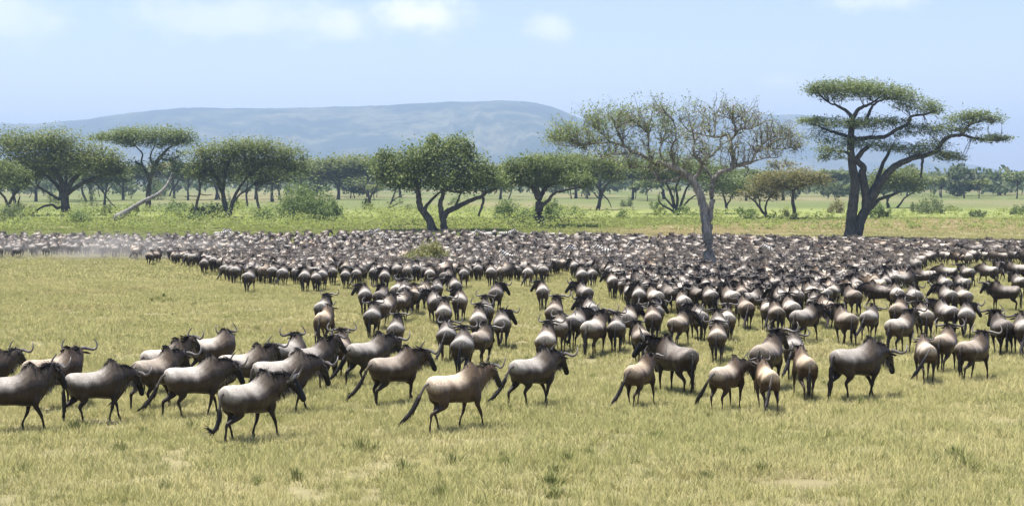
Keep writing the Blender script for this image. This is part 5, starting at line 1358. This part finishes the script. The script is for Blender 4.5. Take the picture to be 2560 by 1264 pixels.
def area(px, py):
    if px > 2270 and py > 690: return 'on the open grass beyond the dense herd'
    if py > 760:
        if px < 1050: return 'in the loose knot behind the reddish rump'
        if px < 1300: return 'in the narrow column leading to the round bush'
        if px < 1480: return 'in the group behind the black-faced strider'
        if px < 1880: return 'before the grey half-bare tree'
        return 'in the crowd behind the tall high-humped bull'
    if px < 480: return 'at the dusty herd edge near the slanting log'
    if px < 860: return 'in the rear ranks near the large dark-green shrub'
    if px < 1320: return 'close around the round yellow-green bush'
    if px < 1560: return 'between the round bush and grey tree'
    if px < 1960: return 'packed around the grey half-bare trunk'
    return 'in the ranks below the tall dark-trunked acacia'

placed = []                     # (x, y, heading, r)
def circles(x, y, h, s=1.0):
    c, n = math.cos(h), math.sin(h)
    return [(x + c * d * s, y + n * d * s) for d in (-.42, .05, .55)]
occ = np.zeros((0, 2))
def put(px, py, hd):
    p = on_ground(px, py)
    return p, R(hd)
rs = np.random.default_rng(2024)
animals = []                    # dicts
for (px, py, hd, pose, sz, tn, lab) in HERO:
    p, h = put(px, py, hd)
    animals.append(dict(x=p.x, y=p.y, h=h, pose=pose, size=sz * 1.08, tint=tn, label=lab, group='wildebeest of the front ranks', px=px, py=py, hero=True))
for (px, py, hd, pose, tn) in MID:
    p, h = put(px, py, hd + rs.normal(0, 5))
    ar = area(px, py); hd = hd % 360
    way = 'walking away' if 66 < hd < 114 else 'walking side-on' if (hd < 30 or 150 < hd < 210) else 'slanting off'
    animals.append(dict(x=p.x, y=p.y, h=h, pose=pose, size=1.10 + rs.normal(0, .035), tint=tn, label='%s wildebeest %s, %s, %s' % (WORD[tn], way if 'calf' != pose else 'calf', LOOK[pose], ar), group='herd ' + ar, px=px, py=py, hero=False))
# ease overlapping neighbours apart along the view, heroes stay put
for it in range(40):
    moved = False
    for i, a in enumerate(animals):
        for j in range(i):
            b = animals[j]
            if abs(a['x'] - b['x']) > 2.2 or abs(a['y'] - b['y']) > 2.2: continue
            best = 0
            for (x0, y0) in circles(a['x'], a['y'], a['h'], a['size']):
                for (x1, y1) in circles(b['x'], b['y'], b['h'], b['size']):
                    d = .62 - math.hypot(x0 - x1, y0 - y1)
                    if d > best: best, vx, vy = d, x0 - x1, y0 - y1
            if best > .02:
                L = math.hypot(vx, vy) + 1e-6; k = best * .5
                sx, sy = vx / L * k, vy / L * k
                if L < .02: sx, sy = 0, k
                a['x'] += sx * .5; a['y'] += sy; b['x'] -= sx * .5; b['y'] -= sy; moved = True
    if not moved: break

zeb = [(1452, 657, 186), (1522, 655, 180), (1604, 645, 176), (1556, 640, 150), (1214, 606, 180), (1264, 604, 8), (1284, 676, 140), (926, 602, 10), (948, 606, 170), (552, 604, 20), (584, 604, 170), (1938, 652, 170), (982, 624, 160)]
zpos = [on_ground(a, b) for a, b, _ in zeb]
C = []
for a in animals: C += circles(a['x'], a['y'], a['h'], a['size'])
for p, (_, _, hd) in zip(zpos, zeb): C += circles(p.x, p.y, R(hd), 1.05)
# keep clear of trunks and the bush
for (a, b, r_) in ((1781, 692, 1), (2128, 594, 1.5)):
    q = on_ground(a, b)
    for k in range(8): C.append((q.x + math.cos(k) * .5 * r_, q.y + math.sin(k) * .5 * r_))
q = on_ground(1076, 678)
for rr in (2.7, 1.7, .7):
    for k in range(24): C.append((q.x + math.cos(k * .262) * rr, q.y - .6 + math.sin(k * .262) * rr * 1.15))
C = list(C)
cell = {}
def ckey(x, y): return (int(math.floor(x)), int(math.floor(y)))
def cadd(x, y): cell.setdefault(ckey(x, y), []).append((x, y))
for x, y in C: cadd(x, y)
def free(pts, r):
    for x, y in pts:
        kx, ky = ckey(x, y)
        for i in (-2, -1, 0, 1, 2):
            for j in (-2, -1, 0, 1, 2):
                for (a, b) in cell.get((kx + i, ky + j), ()):
                    if (a - x) ** 2 + (b - y) ** 2 < r * r: return False
    return True
edge_front = np.array([(-300, 640), (0, 645), (140, 640), (260, 640), (380, 652), (470, 664), (560, 690), (620, 712), (700, 704), (780, 716), (860, 708), (950, 710), (1100, 706), (1250, 704), (1330, 706), (1420, 684), (1480, 690), (1530, 724), (1620, 772), (1760, 796), (1900, 796), (2000, 782), (2120, 764), (2260, 742), (2300, 664), (2420, 664), (2560, 664), (2900, 664)], float)
edge_back = np.array([(-300, 606), (0, 607), (300, 608), (600, 604), (900, 599), (1100, 597), (1300, 601), (1500, 605), (1680, 610), (1800, 611), (2000, 613), (2200, 618), (2400, 624), (2560, 627), (2900, 630)], float)
fill = []
poses = ['walk_a', 'walk_b', 'walk_b', 'walk_c', 'low', 'left', 'right', 'up', 'up', 'graze']
tints = ['grey'] * 9 + ['pale'] * 6 + ['slate'] * 4 + ['brown'] * 2 + ['dark'] * 2 + ['red']
for tries in range(28000):
    Y = rs.uniform(66, 216); X = rs.uniform(-.43, .43) * Y
    px = X / Y * F_PX + W_PX / 2
    # projected row of the feet
    dzv = gz(X, Y) - CAM_Z
    c_, s_ = math.cos(PITCH), math.sin(PITCH)
    fw = Y * c_ - dzv * s_; upv = Y * s_ + dzv * c_
    py = H_PX / 2 - F_PX * upv / fw; px = W_PX / 2 + F_PX * X / fw
    if not (np.interp(px, edge_back[:, 0], edge_back[:, 1]) < py < np.interp(px, edge_front[:, 0], edge_front[:, 1]) + rs.normal(0, 3)): continue
    # clearings in the rear ranks
    if 2030 < px < 2150 and 655 < py < 690 and rs.uniform() < .8: continue
    if 2250 < px and 640 < py < 655 and rs.uniform() < .5: continue
    if px > 1880 and py < 668: hd = rs.normal(176, 22) if rs.uniform() < .85 else rs.normal(5, 20)
    elif px > 1100 and py < 640: hd = rs.normal(170, 40) if rs.uniform() < .6 else rs.normal(95, 25)
    elif px > 1700 and py < 690: hd = rs.normal(125, 30)
    else: hd = rs.normal(92, 20)
    h = R(hd); sz = (1.06 if Y < 150 else 1.12) + rs.normal(0, .06)
    pts = circles(X, Y, h, sz)
    if not free(pts, np.interp(Y, [80, 110, 150, 170, 215], [.62, .72, .92, 1.10, 1.22])): continue
    for q in pts: cadd(*q)
    fill.append(dict(x=X, y=Y, h=h, pose=poses[rs.integers(len(poses))] if rs.uniform() > .08 else 'young_a', size=sz, tint=tints[rs.integers(len(tints))], px=px, py=py, hero=False))
fill.sort(key=lambda a: a['y'])
N_SINGLE = 300 - len(animals)
for a in fill[:max(0, N_SINGLE)]:
    ar = area(a['px'], a['py']); hd = math.degrees(a['h']) % 360
    way = 'walking away' if 62 < hd < 118 else 'side-on' if (hd < 32 or 148 < hd < 212 or hd > 328) else 'at a slant'
    a['label'] = '%s wildebeest %s, %s, %s' % (WORD[a['tint']], way, LOOK[a['pose']], ar); a['group'] = 'herd ' + ar
    animals.append(a)
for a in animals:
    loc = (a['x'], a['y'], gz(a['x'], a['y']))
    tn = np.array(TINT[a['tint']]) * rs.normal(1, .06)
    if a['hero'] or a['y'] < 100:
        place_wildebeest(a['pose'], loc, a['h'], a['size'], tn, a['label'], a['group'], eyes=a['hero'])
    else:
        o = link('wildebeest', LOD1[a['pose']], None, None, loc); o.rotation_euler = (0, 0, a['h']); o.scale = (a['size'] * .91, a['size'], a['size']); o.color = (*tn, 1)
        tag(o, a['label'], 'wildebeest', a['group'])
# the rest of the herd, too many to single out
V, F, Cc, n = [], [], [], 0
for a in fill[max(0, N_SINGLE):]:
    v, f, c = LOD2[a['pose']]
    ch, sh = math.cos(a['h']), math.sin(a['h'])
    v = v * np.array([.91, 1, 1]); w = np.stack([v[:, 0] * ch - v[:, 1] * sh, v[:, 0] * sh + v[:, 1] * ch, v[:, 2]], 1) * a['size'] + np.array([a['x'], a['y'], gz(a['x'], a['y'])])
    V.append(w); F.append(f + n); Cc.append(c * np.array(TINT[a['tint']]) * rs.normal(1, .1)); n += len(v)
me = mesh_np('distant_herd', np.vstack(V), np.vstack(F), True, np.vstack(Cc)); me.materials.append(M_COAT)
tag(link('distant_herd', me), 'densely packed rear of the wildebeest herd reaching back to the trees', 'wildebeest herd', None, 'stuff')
print('HERD', len(animals), 'single', len(fill) - max(0, N_SINGLE), 'massed')
for k, (p, (px, py, hd)) in enumerate(zip(zpos, zeb)):
    root = empty('zebra', p, R(hd)); root.scale = (1.2, 1.15, 1.16)
    where = ['with striped back just ahead of the round bush side of the grey tree', 'beside another zebra among wildebeest left of the grey half-bare tree', 'with its rump nearest the grey half-bare tree', 'with raised striped neck above two other zebras', 'at the far edge of the herd under the rounded leafy tree', 'facing a fellow zebra at the far herd edge', 'half hidden between wildebeest right of the round bush',
             'pale among the far wildebeest under the broad leafy tree', 'next to the pale zebra under the broad leafy tree', 'at the far herd edge before the spreading acacia', 'paired with a zebra before the spreading acacia', 'lone among wildebeest right of the grey half-bare tree', 'in mid herd below the broad leafy tree'][k]
    tag(root, 'striped zebra ' + where, 'zebra', 'zebras mixed into the herd')
    for key, me in ZEB[k % 2].items(): link(key.rstrip('01'), me, None, root)
# ------------------------------------------------------------------ air
def air():
    x0, x1, y0, y1, z0, z1 = -10400, 10400, -400, 13000, CAM_Z - 20, 470
    v = [(x, y, z) for z in (z0, z1) for y in (y0, y1) for x in (x0, x1)]
    f = [(0, 2, 3, 1), (4, 5, 7, 6), (0, 1, 5, 4), (2, 6, 7, 3), (0, 4, 6, 2), (1, 3, 7, 5)]
    m, t, o = new_mat('haze')
    p = t.nodes.new('ShaderNodeVolumePrincipled')
    p.inputs['Color'].default_value = (0.56, 0.75, 1.0, 1)
    p.inputs['Density'].default_value = 0.00018
    p.inputs['Anisotropy'].default_value = 0.1
    t.links.new(p.outputs[0], o.inputs['Volume'])
    ob = link('haze', mesh_np('haze', v, np.array(f)), m)
    tag(ob, 'thin bluish haze filling the air over the plain', 'haze', None, 'stuff')
    ob.display_type = 'BOUNDS'
air()

# trampled dust hanging low behind the left flank of the herd
def dust():
    c = on_ground(220, 644); L, D, H = 26.0, 15.0, 3.2
    g = Geo(); th = np.linspace(0, np.pi, 12)
    g.loft([((x * L, 0, 0), (0, D * w, 0), (0, 0, H * w), 0) for x, w in [(-math.cos(a), math.sin(a) + .01) for a in th]], 20)
    m, t, o = new_mat('dust')
    co = objco(t); sp = t.nodes.new('ShaderNodeVectorMath'); sp.operation = 'LENGTH'
    t.links.new(mapping(t, co, (1 / L, 1 / D, 1 / H)), sp.inputs[0])
    fall = maprange(t, sp.outputs['Value'], 1.0, 0.15)
    n = maprange(t, noise(t, mapping(t, co, (.16, .2, .5)), 1.0, 2), .38, .68)
    p = t.nodes.new('ShaderNodeVolumePrincipled'); p.inputs['Color'].default_value = (.93, .88, .78, 1)
    t.links.new(mth(t, 'MULTIPLY', mth(t, 'MULTIPLY', fall, n), 0.10), p.inputs['Density'])
    t.links.new(p.outputs[0], o.inputs['Volume'])
    ob = link('dust_cloud', g.mesh('dust_cloud'), m, None, (c.x, c.y, c.z + .2))
    tag(ob, 'pale dust hanging low over the grass behind the herd', 'dust', None, 'stuff')
dust()
